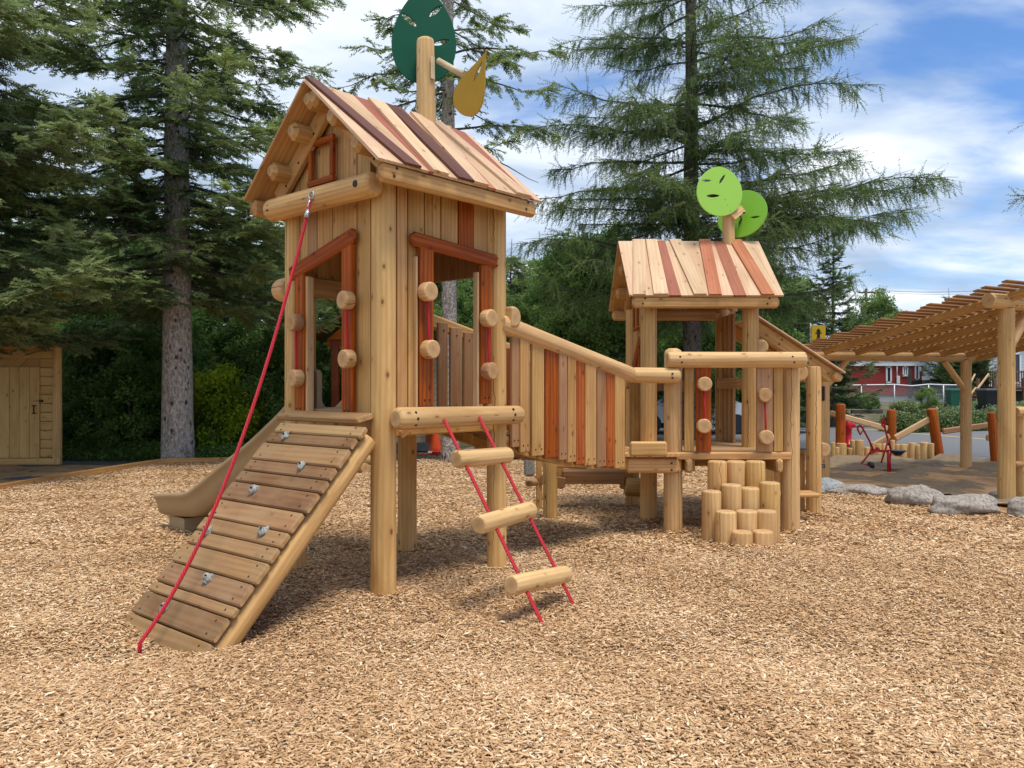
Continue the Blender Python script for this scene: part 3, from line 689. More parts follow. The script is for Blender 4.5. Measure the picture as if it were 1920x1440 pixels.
mb = MB(); mb.rings(rs, M['slide'], .5, True); mb.build('slide_chute', slide)
mb = MB(); mb.box(T.P(.40, 3.85, .04), (.40, .36, .22), M['slide'], .5, math.radians(47.8)); mb.build('slide_foot', slide)
mb = MB()                                           # hood panels at the top
for uu in (.10, .70):
    mb = MB(); pr = [(0, 0), (.30, 0), (.30, .10), (.2, .28), (.12, .33), (.03, .33), (0, .30)]
    b = [T.P(uu, 1.02+x, 1.40+z) for x, z in pr]; t = [p+T.u*.05 for p in b]; mb.rings([b, t], M['slide'], .5); mb.build('slide_hood', slide)
# ---------------------------------------------------------------- plank bridge
bridge = empty('plank_bridge', T.P(2.3, .3, 0), 'sloping plank bridge with slatted sides joining the tall tower to the low house', 'bridge')
B0 = Vector((-.115, 6.86, 0)); B1 = Vector((1.268, 8.47, 0)); BD = (B1-B0); BL = BD.length; BD.normalize(); BN = Vector((-BD.y, BD.x, 0))
def BP(s, o, z): return B0+BD*s+BN*o+Z*z
def rz_(s): return 2.13+(1.70-2.13)*s/BL
mb = MB(); mb.log(BP(-.02, -.02, 2.135), BP(BL, -.02, 1.705), .083, .082, M['post2'], .7, n=24, capmat=M['endp']); 
mb.log(BP(BL-.005, -.02, 1.705), Vector((1.80, 8.44, 1.70)), .084, .082, M['post2'], .72, n=24, ch=.03, capmat=M['endp'])
for d_ in (.02, -.025): mb.dot(Vector((1.70, 8.358, 1.70+d_)), (0, -1, 0), .011, M['hole'])
mb.build('near_handrail', bridge)
mb = MB(); mb.plank(BP(-.02, 1.05, 2.27), BP(BL, 1.05, 1.82), .05, .14, Z, M['board'], .6, .02)
mb.build('far_handrail', bridge)
def zbot(s):
    f = s/BL; return 1.165-.09-.36*f-.07*math.sin(math.pi*f)
mb = MB()
sl_px = [(958, 972, 'brown', .5, 0), (974, 991, 'board', .35, 1), (996, 1018, 'board', .5, 0), (1020, 1046, 'orange', .28, 0), (1047, 1061, 'brown', .7, 1), (1063, 1078, 'board', .38, 1), (1079, 1095, 'orange', .85, 0), (1096, 1116, 'board', .6, 1), (1118, 1134, 'brown', .6, 0), (1135, 1150, 'orange', .85, 0), (1152, 1170, 'board', .5, 1)]
def bs_of(px, o):
    r = (px-CX)/FPX; b = B0+BN*o; return (b.x-r*b.y)/(r*BD.y-BD.x)
for (x0, x1, m_, t_, lay) in sl_px:
    o = -.035 if not lay else -.052; s0, s1 = bs_of(x0, o), bs_of(x1, o); sc = (s0+s1)/2; wd_ = s1-s0
    zb = zbot(sc)+R.uniform(-.0, .03)
    mb.plank(BP(sc, o, zb), BP(sc, o, rz_(sc)-.05), wd_, .035, -BN, M[m_], t_, .006)
    for k in ((-.25, .25) if wd_ > .09 else (0,)):
        mb.dot(BP(sc+k*wd_, o-.0175, zb+.06), -BN, .0075, M['hole'])
mb.build('near_slats', bridge)
mb = MB()
for (x0, x1, m_, t_) in ((820, 838, 'brown', .3), (843, 865, 'brown', .5), (869, 886, 'brown', .25)):
    s0, s1 = bs_of(x0, 1.02), bs_of(x1, 1.02); sc = (s0+s1)/2
    mb.plank(BP(sc, 1.02, 1.12), BP(sc, 1.02, 2.27-.45*sc/BL+.01), s1-s0, .035, BN, M[m_], t_, .006)
    mb.dot(BP(sc, 1.0, 2.2-.45*sc/BL), -BN, .008, M['hole'])
s = bs_of(890, 1.02)+.06
while s < BL-.05:
    mb.plank(BP(s, 1.02, zbot(s)+.02), BP(s, 1.02, 2.27-.45*s/BL), .11, .035, BN, M[R.choice(['brown', 'board', 'redbr'])], .4, .006); s += .15
mb.build('far_slats', bridge)
n_ = 8
for o in (.03, .98):
    mb = MB()
    for k in range(n_):
        sa, sb = BL*k/n_-.02, BL*(k+1)/n_
        tw = .15 if o > .5 else 0; za, zb = zbot(sa)+.045+tw*(1-sa/BL), zbot(sb)+.045+tw*(1-sb/BL)
        h_ = .06
        mb.hexa([BP(sa, o-.035, za-h_), BP(sb, o-.035, zb-h_), BP(sb, o+.035, zb-h_), BP(sa, o+.035, za-h_)], [BP(sa, o-.035, za+h_), BP(sb, o-.035, zb+h_), BP(sb, o+.035, zb+h_), BP(sa, o+.035, za+h_)], M['board'], .25)
    mb.build('bridge_beam', bridge)
mb = MB()
for k in range(16):
    s = BL*(k+.5)/16; z = zbot(s)+.125; mb.plank(BP(s, -.0, z), BP(s, 1.0, z+.15*(1-s/BL)), BL/16-.008, .035, Z, M['ramp'], R.uniform(.4, .7))
mb.build('bridge_deck', bridge)
# ---------------------------------------------------------------- low house
H2 = House((1.609, 9.30), math.radians(.3), 1.20, 1.20, .87)
hut = empty('play_house', H2.P(.6, .6, 0), 'low open play house with striped roof and lime leaf discs, right of the bridge', 'play house')
ZE2 = 2.628-.02
for (a, b, r, h) in ((0, 0, .097, 2.55), (1.2, 0, .099, 2.55), (0, 1.2, .09, 2.6), (1.2, 1.2, .09, 2.6)):
    mb = MB(); mb.log(H2.P(a, b, -.15), H2.P(a, b, h), r*1.02, r*.97, M['post'], .6, n=24, capmat=M['endp'], wob=.009); mb.build('post', hut)
rz = [(145, 245, 215, 240, 0, 'roofl', .7), (245, 328, 240, 376, 0, 'roofl', .6), (328, 405, 376, 478, 0, 'roofl', .6), (405, 460, 478, 560, 0, 'roofr', .55), (460, 488, 560, 645, 0, 'roofl', .6), (488, 620, 645, 735, 0, 'roofl', .55),
      (620, 688, 735, 745, 0, 'roofl', .5), (688, 765, 745, 828, 0, 'roofl', .5), (765, 783, 828, 908, 0, 'roofl', .65), (783, 862, 908, 995, 0, 'roofr', .4), (862, 893, 995, 1085, 0, 'roofl', .65), (893, 970, 1085, 1180, 0, 'roofl', .5),
      (970, 1055, 1180, 1212, 0, 'roofl', .45), (1055, 1090, 1212, 1245, 0, 'roofl', .6),
      (245, 325, 238, 321, 1, 'roofl', .5), (330, 404, 376, 474, 1, 'roofl', .75), (488, 565, 645, 728, 1, 'roofl', .45), (688, 765, 743, 828, 1, 'roofo', .7), (893, 970, 1095, 1180, 1, 'roofo', .55)]
br2 = [((a-145)/945, (b-145)/945, (c-215)/1030, (d-215)/1030, l, M[m_], t_) for (a, b, c, d, l, m_, t_) in rz]
roof(H2, hut, br2, randroof(5), ZE2, -.275, 1.485)
# far-side roof planks peeking over the ridge happen by themselves; left gable wall of the low house
mb = MB()
wl = [(.10, .22, 1, 'board'), (.225, .33, 1, 'brown'), (.335, .45, 2, 'board'), (.455, .58, 2, 'board'), (.585, .70, 2, 'board'), (.705, .82, 2, 'board'), (.825, .95, 1, 'board'), (.955, 1.10, 1, 'board')]
def zh2(t): return 1.62+(.95-t)*.72
for (a, b, k, m_) in wl:
    zb = .86 if k == 1 else zh2((a+b)/2)
    wall_v(H2, mb, -.02, [(a, b, zb, zb, zunder(H2, ZE2, a)+.02, zunder(H2, ZE2, b)+.02, M[m_], R.uniform(.35, .55))])
mb.build('gable_wall_planks', hut)
header(H2, 'v', (.97, zh2(.97)), (.20, zh2(.20)), hut, ht=.12)
mb = MB()
for t in (.30, .88): mb = MB(); mb.plank(H2.P(-.048, t, .88), H2.P(-.048, t, zh2(t)-.04), .12, .045, -H2.u, M['orange'], .3); mb.build('opening_jamb', hut)
mb = MB()
for (a, b) in (((.45, 2.62), (.72, 2.62)), ((.45, 2.30), (.72, 2.30)), ((.45, 2.33), (.45, 2.59)), ((.72, 2.33), (.72, 2.59))):
    mb.plank(H2.P(-.055, a[0]-(.02 if a[1] == b[1] else 0), a[1]), H2.P(-.055, b[0]+(.02 if a[1] == b[1] else 0), b[1]), .04, .03 if a[1] == b[1] else .027, -H2.u, M['orange'], .25)
mb.build('gable_frame', hut)
knob(hut, H2.P(-.06, 1.02, 1.62), -H2.u, .075, .07)
# back and right walls
mb = MB()
for x0, x1 in ((1341, 1357), (1359, 1371)):
    a, b = [((x-CX)/FPX*10.5-H2.F.x) for x in (x0, x1)]; wall_u(H2, mb, 1.14, [(a, b, .88, .88, 2.55, M['board'], .45)])
wall_u(H2, mb, 1.10, [(.02, .9, 1.52, 1.52, 1.66, M['brown'], .2)])
wall_v(H2, mb, 1.17, [(.62+.11*k, .72+.11*k, .88, .88, 2.5, 2.5, M['board' if k % 2 else 'brown'], .45) for k in range(5)])
mb.plank(H2.P(1.12, .15, 1.62), H2.P(1.12, 1.1, 1.62), .05, .13, Z, M['board'], .3)
mb.build('back_wall_planks', hut)
mb = MB()
for k in range(14):
    y = 8.62+k*.135; mb.plank(Vector((1.70, y, .853)), Vector((3.05, y, .853)), .128, .035, Z, M['ramp'], R.uniform(.7, .95))
for k in range(4):
    y = 8.5+k*.14; mb.plank(Vector((1.22+.16*k, 8.36, .856)), Vector((1.22+.16*k, 9.3, .856)), .15, .04, Z, M['board'], R.uniform(.5, .8))
mb.build('deck', hut)
mb = MB(); mb.plank(Vector((1.755, 8.49, .838)), Vector((3.0, 8.49, .838)), .05, .082, Z, M['board'], .7, .012, M['endp'])
mb.plank(Vector((1.20, 8.44, .74)), Vector((1.80, 8.44, .735)), .06, .155, Z, M['board'], .7, .02, M['endp'], ec=.04)
for d_ in (.03, -.04): mb.dot(Vector((1.70, 8.408, .737+d_)), (0, -1, 0), .011, M['hole'])
mb.plank(Vector((1.25, 9.2, .73)), Vector((3.0, 9.2, .73)), .07, .14, Z, M['board'], .4); mb.plank(Vector((1.95, 8.55, .74)), Vector((1.95, 10.4, .74)), .07, .14, Z, M['board'], .4)
mb.plank(Vector((2.87, 8.45, .735)), Vector((2.87, 10.4, .735)), .075, .15, Z, M['board'], .6, .02, M['endp']); mb.plank(Vector((1.90, 8.45, .735)), Vector((1.90, 10.4, .735)), .075, .15, Z, M['board'], .6, .02, M['endp'])
mb.build('deck_beam', hut)
mb = MB(); mb.plank(Vector((1.245, 8.37, .925)), Vector((1.645, 8.37, .925)), .05, .155, Z, M['board'], .75, .022, M['endp'], ec=.02); mb.build('kick_board', hut)
for (x, y, top) in ((1.757, 8.61, 2.0), (3.035, 8.61, 1.95)):
    mb = MB(); mb.log(Vector((x, y, -.15)), Vector((x, y, top)), .102, .098, M['post2'], .68, n=24, ch=.05, capmat=M['endp']); 
    mb.build('post', hut)
mb = MB(); mb.log(Vector((1.66, 8.44, 1.87)), Vector((3.135, 8.44, 1.87)), .087, .087, M['post2'], .74, n=24, ch=.02, capmat=M['endp'])
for x in (1.79, 2.98):
    for d_ in (.03, -.03): mb.dot(Vector((x-d_*.3, 8.358, 1.87+d_)), (0, -1, 0), .011, M['hole'])
mb.build('front_rail', hut)
mb = MB()
def fx(px, Y): return (px-CX)/FPX*Y
for (x0, x1, m_, t_, Y) in ((1283, 1301, 'board', .4, 8.50), (1418, 1448, 'brown', .95, 8.47), (1450, 1467, 'board', .45, 8.50)):
    mb = MB(); a, b = fx(x0, Y), fx(x1, Y); mb.plank(Vector(((a+b)/2, Y, .885)), Vector(((a+b)/2, Y, 1.80)), b-a, .035, (0, -1, 0), M[m_], t_); mb.build('railing_board', hut)
mb = MB(); a, b = fx(1305, 8.47), fx(1333, 8.47); mb.plank(Vector(((a+b)/2, 8.47, .885)), Vector(((a+b)/2, 8.47, 1.80)), b-a, .04, (0, -1, 0), M['orange'], .25); mb.build('railing_board', hut, 'dark orange stained railing board')
kp = []
for (px, py, dk) in ((1322, 720, 0), (1321, 799, 0), (1435, 741, 1), (1438, 820, 0)):
    p = W(px, py, 8.37)+Vector((0, .07, 0)); kp.append(p); knob(hut, p, (0, -1, 0), .077, .085, dark=dk)
for i, j in ((0, 1), (2, 3)):
    mb = MB(); mb.tube([kp[i]+Vector((0, -.04, 0)), kp[i].lerp(kp[j], .5)+Vector((0, -.05, 0)), kp[j]+Vector((0, -.04, 0))], .011, M['rope'], 8); mb.build('knob_rope', hut)
# panels behind the short landing
mb = MB()
for (x0, x1, m_, t_) in ((1180, 1204, 'board', .4), (1206, 1216, 'board', .7), (1217, 1232, 'orange', .2)):
    Y = 9.5; a, b = fx(x0, Y), fx(x1, Y); mb.plank(Vector(((a+b)/2, Y, .87)), Vector(((a+b)/2, Y, 1.80)), b-a, .035, (0, -1, 0), M[m_], t_)
mb.build('landing_board', hut)
# mast and lime discs
mb = MB(); mb.log(Vector((2.74, 9.9, 2.7)), Vector((2.70, 9.88, 3.88)), .08, .07, M['post2'], .7, n=22, ch=.02, capmat=M['endp']); mast2 = mb.build('mast', hut)
def disc(w_, h_, sharp=1.06, n=44): return teardrop(w_/1.10, h_, n, sharp)
plate('lime_disc', disc(.60, .60), [slot(-.18, .12, .058, .012, .05), slot(.03, .15, .066, .016, 1.0), slot(-.09, -.06, .085, .017, .08), slot(.075, -.10, .007, .007, 0), slot(.11, -.165, .007, .007, 0), slot(.148, -.23, .007, .007, 0)], W(1349, 359, 9.72), Vector((1, .25, .0)), Vector((-.35, -.12, 1)), .016, M['lime'], mast2)
plate('lime_disc', disc(.62, .64), [slot(-.02, -.12, .07, .018, 1.3), slot(.17, -.07, .06, .013, 0)], W(1392, 401, 9.98), Vector((1, -.75, 0)), Vector((.3, .1, 1)), .016, M['lime2'], mast2)
mb = MB(); mb.plank(W(1372, 408, 9.80), W(1392, 392, 9.90), .10, .05, (0, -1, 0), M['post2'], .6)
for (x, y) in ((1388, 406), (1395, 399)): mb.dot(W(x, y, 9.83), (0, -1, 0), .014, M['hole'])
mb.build('disc_bracket', mast2)
# ---------------------------------------------------------------- stepping logs
rows = [(1327, 1363, 861, 8.33, 'worn grey stepping log, left in the back row under the low house'), (1362, 1398, 861, 8.38, 'pale stepping log, middle of the back row under the low house'), (1398, 1434, 861, 8.33, 'grey stepping log, right in the back row under the low house'),
        (1316, 1352, 917, 8.05, 'tallest stepping log at the left end of the cluster'), (1352, 1390, 905, 8.15, 'stepping log in the third row, just right of the tallest left log'), (1389, 1426, 911, 8.18, 'stepping log in the third row, between its two neighbours'), (1425, 1462, 901, 8.12, 'grey weathered stepping log at the right end of the cluster'),
        (1342, 1381, 955, 7.86, 'stepping log in the second row, left one'), (1380, 1420, 954, 7.92, 'split stepping log in the middle of the second row'), (1418, 1456, 954, 7.90, 'cracked stepping log at the right of the second row'),
        (1372, 1411, 993, 7.70, 'lowest stepping log in front, left one of two'), (1411, 1449, 992, 7.74, 'lowest stepping log in front, right one of two')]
for i, (x0, x1, y, Y, lab) in enumerate(rows):
    c = W((x0+x1)/2, y+3, Y); r = (x1-x0)/2/FPX*Y*1.0
    mb = MB(); mb.log(Vector((c.x, Y, -.2)), Vector((c.x, Y, c.z)), r*1.02, r*.99, M['post'] if i in (0, 2, 6) else M['post2'], .5 if i in (2, 6) else R.uniform(.55, .72), n=26, ch=.016, capmat=M['endp'], wob=.01)
    o = mb.build('stepping_log', None, lab, loc=(c.x, Y, 0)); tag(o, lab, 'log', 'stepping logs in front of the low house')
# ---------------------------------------------------------------- lean-to on the right of the low house
lean = empty('lean_to', Vector((3.6, 10.0, 0)), 'small sloping lean-to roof on a log post, right of the low house', 'lean-to')
mb = MB()
P0, P1 = Vector((2.95, 9.75, 2.36)), Vector((3.97, 9.75, 1.70))
d_ = (P1-P0).normalized(); nn = Vector((-d_.z, 0, d_.x)); nn = nn if nn.z > 0 else -nn
for k in range(7):
    a = P0+Vector((0, -.05+k*.16, 0)); mb.plank(a+nn*.095, a+d_*(P1-P0).length*1.05+nn*.095, .15, .02, nn, M['roofl'], R.uniform(.5, .7))
mb.build('roof_planks', lean)
mb = MB()
mb.plank(P0, P1, .05, .16, nn, M['board'], .75, .01, M['endp'])
mb2 = MB(); mb2.plank(P0+Vector((0, .95, 0)), P1+Vector((0, .95, 0)), .05, .16, nn, M['board'], .75, .01, M['endp']); mb2.build('rafter', lean)
mb.plank(P1+Vector((.02, -.1, -.0)), P1+Vector((.02, 1.05, -.0)), .12, .09, nn, M['board'], .6, .02, M['endp'])
for f in (.35, .7):
    for g in (-.03, .035): mb.dot(P0.lerp(P1, f)+nn*g+Vector((0, -.026, 0)), (0, -1, 0), .011, M['hole'])
mb.build('rafter', lean)
mb = MB(); mb.log(Vector((3.715, 9.72, -.15)), Vector((3.715, 9.72, 1.83)), .092, .088, M['post'], .68, n=24, capmat=M['endp']); mb.build('post', lean)
mb = MB(); mb.plank(Vector((3.1, 9.35, .31)), Vector((3.60, 9.35, .31)), .30, .05, Z, M['board'], .7, .02, M['endp']); mb.build('bench_seat', lean)
mb = MB()
for x in (3.24, 3.37, 3.5, 3.63): mb.plank(Vector((x, 9.95, .0)), Vector((x, 9.95, .83-x*.02)), .12, .03, (0, -1, 0), M['board'], .25)
mb.plank(Vector((3.16, 9.9, .80)), Vector((3.66, 9.9, .76)), .05, .05, Z, M['board'], .3)
mb.plank(Vector((3.2, 9.5, .0)), Vector((3.2, 9.5, .28)), .16, .05, (0, -1, 0), M['board'], .5)
mb.build('side_panel', lean)
for (x, z, Y) in ((3.86, .80, 9.8),):
    mb = MB(); c = Vector((x-.0, Y, z)); mb.log(c-Vector((0, .04, 0)), c+Vector((0, .1, 0)), .085, .085, M['post2'], .6, 22, .01, M['endp'], flat=.3, flatdir=(-1, 0, 0)); mb.build('log_stub', lean)
mb = MB(); c = Vector((3.19, 8.72, 1.735)); mb.log(c-Vector((.02, .04, 0)), c+Vector((0, .12, 0)), .088, .088, M['post2'], .6, 22, .01, M['endp'], flat=.4, flatdir=(-1, 0, 0)); mb.build('log_stub', hut)
mb = MB(); c = Vector((2.92, 9.33, 2.05)); mb.log(c-Vector((0, .1, 0)), c+Vector((0, .1, 0)), .085, .085, M['post2'], .6, 22, .02, M['endp'], flat=.5, flatdir=(-1, 0, 0)); mb.build('log_stub', hut)
# ---------------------------------------------------------------- counter under the landing
ctr = empty('play_counter', Vector((.9, 9.9, 0)), 'dark wooden play counter with a grey trough under the bridge landing', 'play counter')
for (px0, px1, by, Y, top, mt) in ((1018, 1045, 975, 9.42, .80, 'post'), (1005, 1016, 957, 10.1, .76, 'board'), (1043, 1057, 930, 10.3, .76, 'board'), (1162, 1180, 935, 10.3, .74, 'board')):
    c = W((px0+px1)/2, by, Y); mb = MB(); zz = 0 if by > 950 else .25
    mb.log(Vector((c.x, Y, zz-.12 if zz == 0 else zz)), Vector((c.x, Y, top)), (px1-px0)/2/FPX*Y, None, M[mt], .45, n=18); mb.build('leg', ctr)
mb = MB(); mb.plank(W(1018, 868, 9.45), W(1100, 872, 9.9), .08, .1, Z, M['board'], .6, .02); mb.plank(W(1055, 893, 10.3), W(1168, 893, 10.3), .3, .17, Z, M['brown'], .2); mb.plank(W(1012, 898, 10.1), W(1060, 905, 10.1), .1, .12, Z, M['brown'], .35)
mb.plank(W(985, 905, 10.0), W(1008, 903, 10.0), .3, .07, Z, M['brown'], .4, .02); mb.build('counter_top', ctr)
mb = MB(); a = W(991, 848, 9.8); b = W(993, 893, 9.8); mb.plank(b, a, .135, .10, (0, -1, 0), M['steel2'] if 'steel2' in M else M['hold2'] if 'hold2' in M else M['hold'], .5, .03); mb.build('trough', ctr)
mb = MB(); c = W(1195, 912, 10.2)
mb.log(c-Vector((.16, 0, 0)), c+Vector((.1, 0, -.02)), .12, .12, M['post'], .1, 20, .02, M['end']); mb.build('log_stub', ctr)
# ================================================================ ground
def gh(x, y):                                        # relief of the chip bed
    x = np.asarray(x, dtype=float); y = np.asarray(y, dtype=float)
    z = .012*np.sin(x*1.9+.4)*np.cos(y*1.3)+.010*np.sin(x*4.3+y*2.1)+.008*np.cos(y*5.1-x*1.7)+.004*np.sin(x*11+y*7)
    for (cx, cy, r, h) in ((-2.3, 5.0, .55, -.055), (-.967, 5.94, .22, .03), (-.13, 6.86, .2, .03), (-1.77, 6.64, .2, .03), (1.757, 8.61, .22, .03), (3.035, 8.61, .22, .035), (1.61, 9.3, .22, .03), (3.71, 9.72, .22, .03), (2.3, 7.6, .35, .025), (-3.2, 4.9, .4, .03), (2.35, 7.9, .5, .01), (0.35, 5.5, .35, -.03), (-1.6, 4.55, .3, .02)):
        z = z+h*np.exp(-((x-cx)**2+(y-cy)**2)/r**2)
    return z
def terr(x, y):
    y = np.asarray(y, dtype=float); t = np.clip((y-33)/6, 0, 1); return -.05+.58*t*t*(3-2*t)
def chipmat():
    m, t, b, L = newmat('wood_chips'); tn = attr(t, 'tone'); c = t.nodes.new('ShaderNodeValToRGB'); el = c.color_ramp.elements
    cols = [(0, (.11, .055, .025)), (.12, (.27, .145, .062)), (.35, (.45, .265, .13)), (.6, (.60, .385, .205)), (.85, (.75, .54, .325)), (1, (.84, .70, .50))]
    el[0].position = 0; el[0].color = (*cols[0][1], 1); el[1].position = 1; el[1].color = (*cols[-1][1], 1)
    for p, q in cols[1:-1]: e_ = el.new(p); e_.color = (*q, 1)
    L.new(tn, c.inputs[0]); L.new(c.outputs[0], b.inputs['Base Color']); b.inputs['Roughness'].default_value = .8; b.inputs['Specular IOR Level'].default_value = .15; return m
M['chip'] = chipmat()
def noisy(name, c1, c2, sc, rough=.9, bmp=.5, sc2=None, c3=None, dist=.02, spec=.2):
    m, t, b, L = newmat(name); o = objn(t); n = noise(t, o, sc, 8, .65); c = mixc(t, mrange(t, n, .3, .7), (*c1, 1), (*c2, 1))
    if c3: c = mixc(t, mrange(t, noise(t, o, sc2, 5, .6), .45, .62, 0, 1), c, (*c3, 1))
    L.new(c, b.inputs['Base Color']); b.inputs['Roughness'].default_value = rough; b.inputs['Specular IOR Level'].default_value = spec; bump(t, b, n, bmp, dist); return m
M['bed'] = noisy('chip_bed', (.38, .22, .105), (.55, .34, .17), 45, sc2=2.5, c3=(.28, .165, .075))
M['soil'] = noisy('grassy_soil', (.045, .06, .02), (.10, .10, .05), 6, sc2=1.2, c3=(.16, .13, .09))
M['gravel'] = noisy('dark_gravel', (.06, .06, .062), (.17, .165, .16), 70, sc2=3, c3=(.09, .09, .09))
M['sand'] = noisy('damp_sand', (.19, .142, .095), (.29, .22, .15), 20, sc2=5, c3=(.205, .155, .105), bmp=.6, dist=.03)
M['asph'] = noisy('asphalt', (.14, .145, .15), (.20, .20, .205), 40, sc2=1.0, c3=(.17, .17, .175), rough=.85)
M['kerbp'] = noisy('pale_gravel', (.30, .28, .25), (.44, .42, .38), 30, sc2=2, c3=(.24, .2, .16))
M['stone'] = noisy('granite_boulder', (.26, .225, .19), (.46, .41, .36), 5, sc2=28, c3=(.19, .165, .14), bmp=.6, dist=.03)
M['stone2'] = noisy('blue_grey_boulder', (.24, .26, .265), (.42, .43, .43), 6, sc2=24, c3=(.20, .215, .22), bmp=.6, dist=.03)
def sheet(name, pts, z, mat, kind='structure', sub=None, hf=None):
    """a polygon of ground points, triangulated on a grid when sub is given"""
    mb = MB(); mb.poly([Vector((p[0], p[1], z)) for p in pts], mat); o = mb.build(name)
    if sub:
        import bmesh
        bm = bmesh.new(); bm.from_mesh(o.data)
        xs = [p[0] for p in pts]; ys = [p[1] for p in pts]
        for ax, lo, hi in ((0, min(xs), max(xs)), (1, min(ys), max(ys))):
            k = lo+sub
            while k < hi:
                co = (k, 0, 0) if ax == 0 else (0, k, 0); no = (1, 0, 0) if ax == 0 else (0, 1, 0)
                bmesh.ops.bisect_plane(bm, geom=bm.verts[:]+bm.edges[:]+bm.faces[:], plane_co=co, plane_no=no); k += sub
        vs = np.array([v_.co[:] for v_ in bm.verts]); zz = hf(vs[:, 0], vs[:, 1])
        for v_, q in zip(bm.verts, zz): v_.co.z = z+q
        for f_ in bm.faces: f_.smooth = True
        bm.to_mesh(o.data); bm.free()
    o['kind'] = kind; return o
def grid(name, x0, x1, y0, y1, nx, ny, hf, mat):
    X, Y = np.meshgrid(np.linspace(x0, x1, nx), np.linspace(y0, y1, ny)); V = np.stack([X.ravel(), Y.ravel(), hf(X, Y).ravel()], 1)
    i = np.arange(nx*ny).reshape(ny, nx); F = np.stack([i[:-1, :-1], i[:-1, 1:], i[1:, 1:], i[1:, :-1]], -1).reshape(-1, 4)
    o = npmesh(name, V, F, [mat], smooth=True); o['kind'] = 'structure'; return o
grid('ground', -260, 260, -25, 400, 105, 171, lambda x, y: terr(x, y), M['soil'])
def Gp(px, py): p = G(px, py); return (p.x, p.y)
edge_px = [(-60, 930), (0, 919), (150, 893), (300, 869), (420, 866), (520, 866), (650, 866), (800, 863), (1000, 862), (1130, 866), (1300, 867), (1420, 872), (1545, 916)]
bed_poly = [(-16, 1.0), (-9, 1.0), (-14, 8)][:1]
bnd = [Gp(*p) for p in edge_px]
bould = [Gp(*p) for p in ((1545, 916), (1600, 925), (1690, 931), (1780, 945), (1890, 962), (1935, 975), (2100, 990))]
bed_pts = [(12, .5), (-14, .5), (-14, 8.5)]+bnd+bould[1:]+[(12, 7.5)]
grid('chip_bed', -14, 12, .5, 17.6, 131, 90, lambda x, y: gh(x, y)-.012-.06*np.clip((y-16.0)*3, 0, 1), M['bed'])
def inpoly(x, y, poly):
    ins = np.zeros(len(x), bool); n = len(poly)
    for i in range(n):
        x0, y0 = poly[i]; x1, y1 = poly[(i+1) % n]
        c = ((y0 > y) != (y1 > y)); xx = (x1-x0)*(y-y0)/((y1-y0) if y1 != y0 else 1e-9)+x0; ins ^= c & (x < xx)
    return ins
def chips(name, y0, y1, dens, lmin, lmax, wmin, wmax, seed, thick):
    rs_ = np.random.RandomState(seed); hw = .72
    A = hw*(y1*y1-y0*y0)+.6*(y1-y0); n = int(A*dens)
    y = np.sqrt(rs_.uniform(y0*y0, y1*y1, n)); x = rs_.uniform(-1, 1, n)*(hw*y+.3)
    k = inpoly(x, y, bed_pts); x, y = x[k], y[k]; n = len(x)
    l = lmin+(lmax-lmin)*rs_.beta(1.3, 3, n); wd = (wmin+(wmax-wmin)*rs_.beta(1.5, 3, n)); wd = np.minimum(wd, l*.6)
    th = np.minimum(wd*.35, rs_.uniform(.0015, .0045, n)); az = rs_.uniform(0, 6.2832, n); tl = rs_.normal(0, .14, n); ro = rs_.normal(0, .30, n)
    z = gh(x, y)+rs_.uniform(-.006, .016, n)+np.abs(np.sin(tl))*l*.25
    ca, sa = np.cos(az), np.sin(az); ct, st = np.cos(tl), np.sin(tl); cr1, sr1 = np.cos(ro), np.sin(ro)
    ex = np.stack([ca*ct, sa*ct, st], 1); ey0 = np.stack([-sa, ca, 0*sa], 1); ez0 = np.cross(ex, ey0)
    ey = ey0*cr1[:, None]+ez0*sr1[:, None]; ez = np.cross(ex, ey)
    t1 = rs_.uniform(.25, 1.0, n); t2 = rs_.uniform(.25, 1.0, n); sk = rs_.uniform(-.35, .35, n)
    C = np.stack([x, y, z], 1); hl2, hw2, ht = (l/2)[:, None], (wd/2)[:, None], th[:, None]
    bend = (rs_.uniform(-.1, .22, n)*l)[:, None]*0.35
    def P(a, b, c): return C+ex*(hl2*a)+ey*(hw2*b)+ez*(c)
    t1, t2, sk = t1[:, None], t2[:, None], sk[:, None]
    top = [P(-1-sk*.2, -t1, ht-bend), P(sk*.3, -1, ht), P(1-sk*.2, -t2, ht-bend), P(1+sk*.2, t2, ht-bend), P(-sk*.3, 1, ht), P(-1+sk*.2, t1, ht-bend)]
    tone = np.clip(rs_.normal(.57, .19, n)+.05*np.sin(x*.9-y*.7)*np.sin(y*1.1+x*.4)+.05*np.sin(x*3+y*2), 0, 1); dk = rs_.uniform(0, 1, n) < .03; tone[dk] = rs_.uniform(0, .25, dk.sum())
    if thick:
        bot = [q-ez*ht*1.6 for q in top]; V = np.stack(top+bot, 1).reshape(-1, 3); base = (np.arange(n)*12)[:, None]
        F = [[0, 1, 4, 5], [1, 2, 3, 4]]+[[(i+1) % 6, i, i+6, (i+1) % 6+6] for i in range(6)]
    else:
        V = np.stack(top, 1).reshape(-1, 3); base = (np.arange(n)*6)[:, None]; F = [[0, 1, 4, 5], [1, 2, 3, 4]]
    F = (base[:, None, :]+np.array(F)[None]).reshape(-1, 4); nf = F.shape[0]//n
    return V, F, np.repeat(tone, nf)
parts_ = [chips('a', 2.7, 4.6, 11500, .012, .068, .004, .015, 1, True), chips('b', 4.6, 7.5, 7500, .014, .07, .0045, .016, 2, False), chips('c', 7.5, 17.0, 2600, .022, .08, .008, .024, 3, False)]
Vs, Fs, Ts, o_ = [], [], [], 0
for V_, F_, T_ in parts_: Vs.append(V_); Fs.append(F_+o_); Ts.append(T_); o_ += len(V_)
